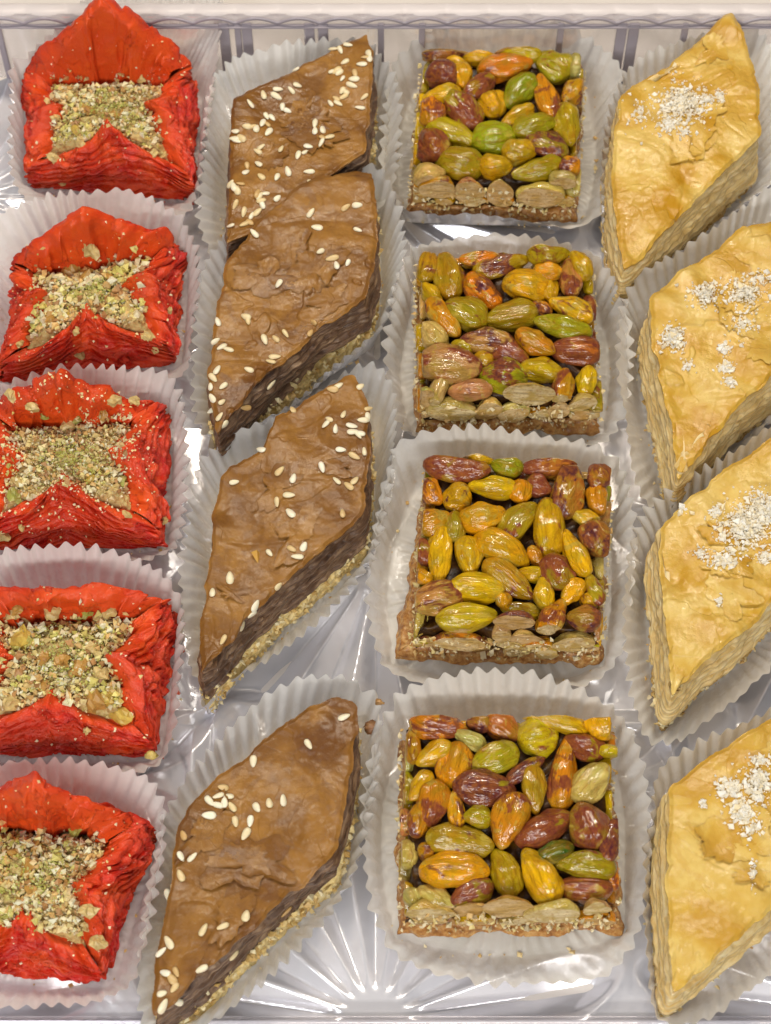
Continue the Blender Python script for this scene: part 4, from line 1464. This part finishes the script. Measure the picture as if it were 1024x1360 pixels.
s29, s25 = 300 / 1024, 260 / 1024
REDS = [
    dict(corners=[(28,97,1.2),(256,90,1.2),(258,264,.1),(42,248,.1)], sides=[(3.6,1.16),(1.75,.66),(1.80,.56),(1.7,.68)], seed=301, dust=.05, pw=1.0, big=.95,
         label='rearmost red pastry with a tall pointed rear flap',
         bits=zb((0,0), s29, [(330,275,.22,'c'),(360,470,.2,'c'),(400,505,.36,'o'),(515,535,.34,'o'),(430,410,.2,'c'),(640,370,.25,'c'),(640,290,.3,'o'),(560,520,.22,'o'),(250,540,.22,'c'),(740,715,.22,'c'),(350,600,.3,'y'),(370,655,.28,'c'),(290,410,.22,'c'),(285,835,.18,'c'),(400,240,.2,'c'),(515,245,.18,'c'),(630,620,.3,'c'),(460,530,.22,'c'),(240,720,.26,'c'),(700,700,.22,'c'),(725,550,.15,'c')])),
    dict(corners=[(14,354,1.2),(238,322,1.2),(232,484,.1),(8,510,.1)], sides=[(2.85,1.02),(1.85,.66),(1.80,.56),(1.8,.66)], seed=302, dust=.08, pw=.72, big=1.15,
         label='second red pastry from the rim, with walnut flakes heaped in its hollow',
         bits=zb((0,250), s29, [(250,285,.3,'c'),(410,290,.4,'c'),(350,330,.4,'o'),(330,390,.5,'o'),(390,410,.5,'o'),(290,420,.3,'o'),(230,540,.34,'y'),(225,600,.34,'o'),(300,580,.28,'y'),(360,550,.28,'o'),(490,570,.32,'c'),(590,565,.34,'c'),(620,590,.3,'c'),(665,675,.3,'c'),(500,410,.3,'o'),(540,400,.28,'c'),(350,650,.2,'c'),(90,710,.22,'c'),(175,290,.22,'c'),(770,560,.16,'c'),(655,545,.2,'c'),(705,740,.2,'c'),(365,760,.2,'c')])),
    dict(corners=[(-22,548,1.2),(216,533,1.2),(214,724,.1),(-28,730,.1)], sides=[(2.75,.98),(1.75,.68),(1.85,.50),(1.7,.68)], seed=303, dust=.9, pw=1.0, big=.8,
         label='red pastry thickly dusted all over with ground nuts, third from the rim',
         bits=zb((0,480), s25, [(170,245,.3,'c'),(355,340,.34,'c'),(600,215,.3,'c'),(540,275,.24,'o'),(700,210,.26,'c'),(640,640,.34,'g'),(590,680,.26,'c'),(470,625,.24,'y'),(440,585,.22,'c'),(90,640,.3,'c'),(80,700,.34,'g'),(155,590,.26,'c'),(240,360,.22,'g'),(155,530,.22,'c'),(115,870,.2,'c'),(665,805,.2,'c'),(730,800,.16,'c'),(865,835,.16,'c'),(10,920,.34,'c'),(60,185,.26,'c'),(400,310,.22,'g'),(230,290,.2,'g')])),
    dict(corners=[(-42,800,1.2),(227,797,1.2),(205,1002,.1),(-45,1004,.1)], sides=[(2.3,.94),(1.8,.64),(1.6,.62),(1.7,.68)], seed=304, dust=.04, pw=.5, big=1.0,
         label='red pastry with chunky green and yellow chopped nuts, fourth from the rim',
         bits=zb((0,740), s25, [(130,345,.36,'c'),(120,430,.42,'y'),(60,300,.3,'c'),(530,330,.36,'c'),(570,295,.28,'c'),(400,440,.26,'g'),(490,475,.30,'c'),(530,615,.36,'c'),(240,540,.42,'o'),(330,550,.42,'o'),(420,580,.40,'o'),(400,600,.3,'o'),(150,670,.36,'c'),(230,680,.36,'o'),(60,765,.42,'c'),(410,735,.2,'c'),(500,760,.46,'o'),(560,745,.34,'y'),(650,840,.44,'y'),(625,705,.24,'c'),(455,910,.18,'c'),(270,300,.3,'c'),(450,300,.26,'g'),(440,530,.3,'g'),(575,700,.24,'c'),(480,800,.26,'o'),(180,270,.3,'c'),(100,270,.3,'o')])),
    dict(corners=[(-72,1062,1.2),(198,1092,1.2),(140,1302,.1),(-70,1290,.1)], sides=[(3.1,1.02),(1.75,.68),(1.65,.56),(1.7,.68)], seed=305, dust=.06, pw=1.0, big=1.0,
         label='nearest red pastry, turned slightly, lowest of the red column',
         bits=zb((0,980), .5, [(40,310,.3,'o'),(75,350,.42,'o'),(90,410,.3,'o'),(60,440,.26,'o'),(240,460,.32,'c'),(265,545,.34,'c'),(140,430,.24,'c'),(175,390,.2,'o'),(20,390,.26,'o'),(120,260,.24,'c'),(200,250,.24,'g'),(180,440,.22,'c'),(225,500,.26,'c'),(100,300,.3,'o'),(20,262,.16,'c'),(300,190,.22,'y'),(262,232,.22,'c'),(245,345,.22,'c')])),
]
CUP_R = [
    [(20,95),(70,35),(140,-30),(230,-45),(290,-38),(295,20),(284,90),(275,160),(266,230),(255,285),(150,300),(40,285),(12,230),(8,160)],
    [(-30,310),(20,275),(80,258),(150,254),(205,266),(240,285),(262,330),(268,390),(258,450),(246,500),(180,530),(60,545),(-30,545),(-40,430)],
    [(-40,540),(10,508),(80,490),(160,486),(222,490),(238,530),(246,600),(246,680),(234,730),(200,748),(120,745),(40,735),(-40,740),(-50,640)],
    [(-60,760),(20,728),(100,722),(170,738),(222,765),(240,800),(238,880),(234,960),(214,1015),(160,1034),(60,1038),(-60,1036),(-70,900)],
    [(-90,1050),(-20,1020),(60,1010),(140,1018),(200,1034),(216,1075),(212,1150),(200,1240),(180,1310),(120,1335),(20,1338),(-90,1320),(-100,1180)],
]
CUP_R_LAB = ['greasy translucent paper cup rising behind the rearmost red pastry', 'pink-tinged paper cup holding the second red pastry from the rim',
             'pink-tinged paper cup holding the nut-dusted red pastry', 'pink-tinged paper cup holding the red pastry with chunky chopped nuts',
             'pink-tinged paper cup holding the nearest red pastry']
for i, r in enumerate(REDS):
    Q, t, bvh = red_pastry(**r)
    paper_cup(CUP_R[i], Q[::-1], 2.0 if i == 0 else 1.5, .85, 80 + i, CUP_R_LAB[i], 'white pleated paper cups', pitch=.31, amp=.065, stain=(.92, .60, .56))

# ------------------------------------------------------------------ stray crumbs that have fallen off
P = np.array([f[:3] for f in FALLEN])
Cf = np.array([(.70, .10, .05) if f[3][2] > .52 and k % 3 == 0 else PAL_NUT[k % 3] for k, f in enumerate(FALLEN)])
me = crumb_mesh('fallen_crumbs', P, np.random.default_rng(5).choice([.04, .06, .09, .14], len(P)), Cf, np.zeros(3))
solo('fallen_crumbs', me, M_CRUMB, (0, 0, 0), label='fine crumbs fallen into the folds of the paper cups', kind='stuff')


def stray(u, v, z, size, col, label):
    p = at(u, v, z)
    rng = np.random.default_rng(int(u * 7 + v))
    V, F = nut_verts(rng, 12, 8)
    V = V * np.array([size * .5, size * .4, size * .3]) + .06 * size * rng.normal(size=V.shape)
    o = solo('nut_crumb', mesh_np('nut_crumb', V, F), M_PIECE, Vector(p), label, 'crumb', 'loose crumbs')
    o.color = (*col, 1)


stray(201, 1003, .85, .26, (.70, .55, .16), 'yellow nut crumb on the cup edge below the chunky red pastry')
stray(495, 966, .95, .34, (.30, .14, .06), 'brown crumb on the paper beside the nearest sesame diamond')
stray(503, 933, 1.2, .20, (.50, .28, .10), 'small tan crumb on the cup edge above the nearest sesame diamond')
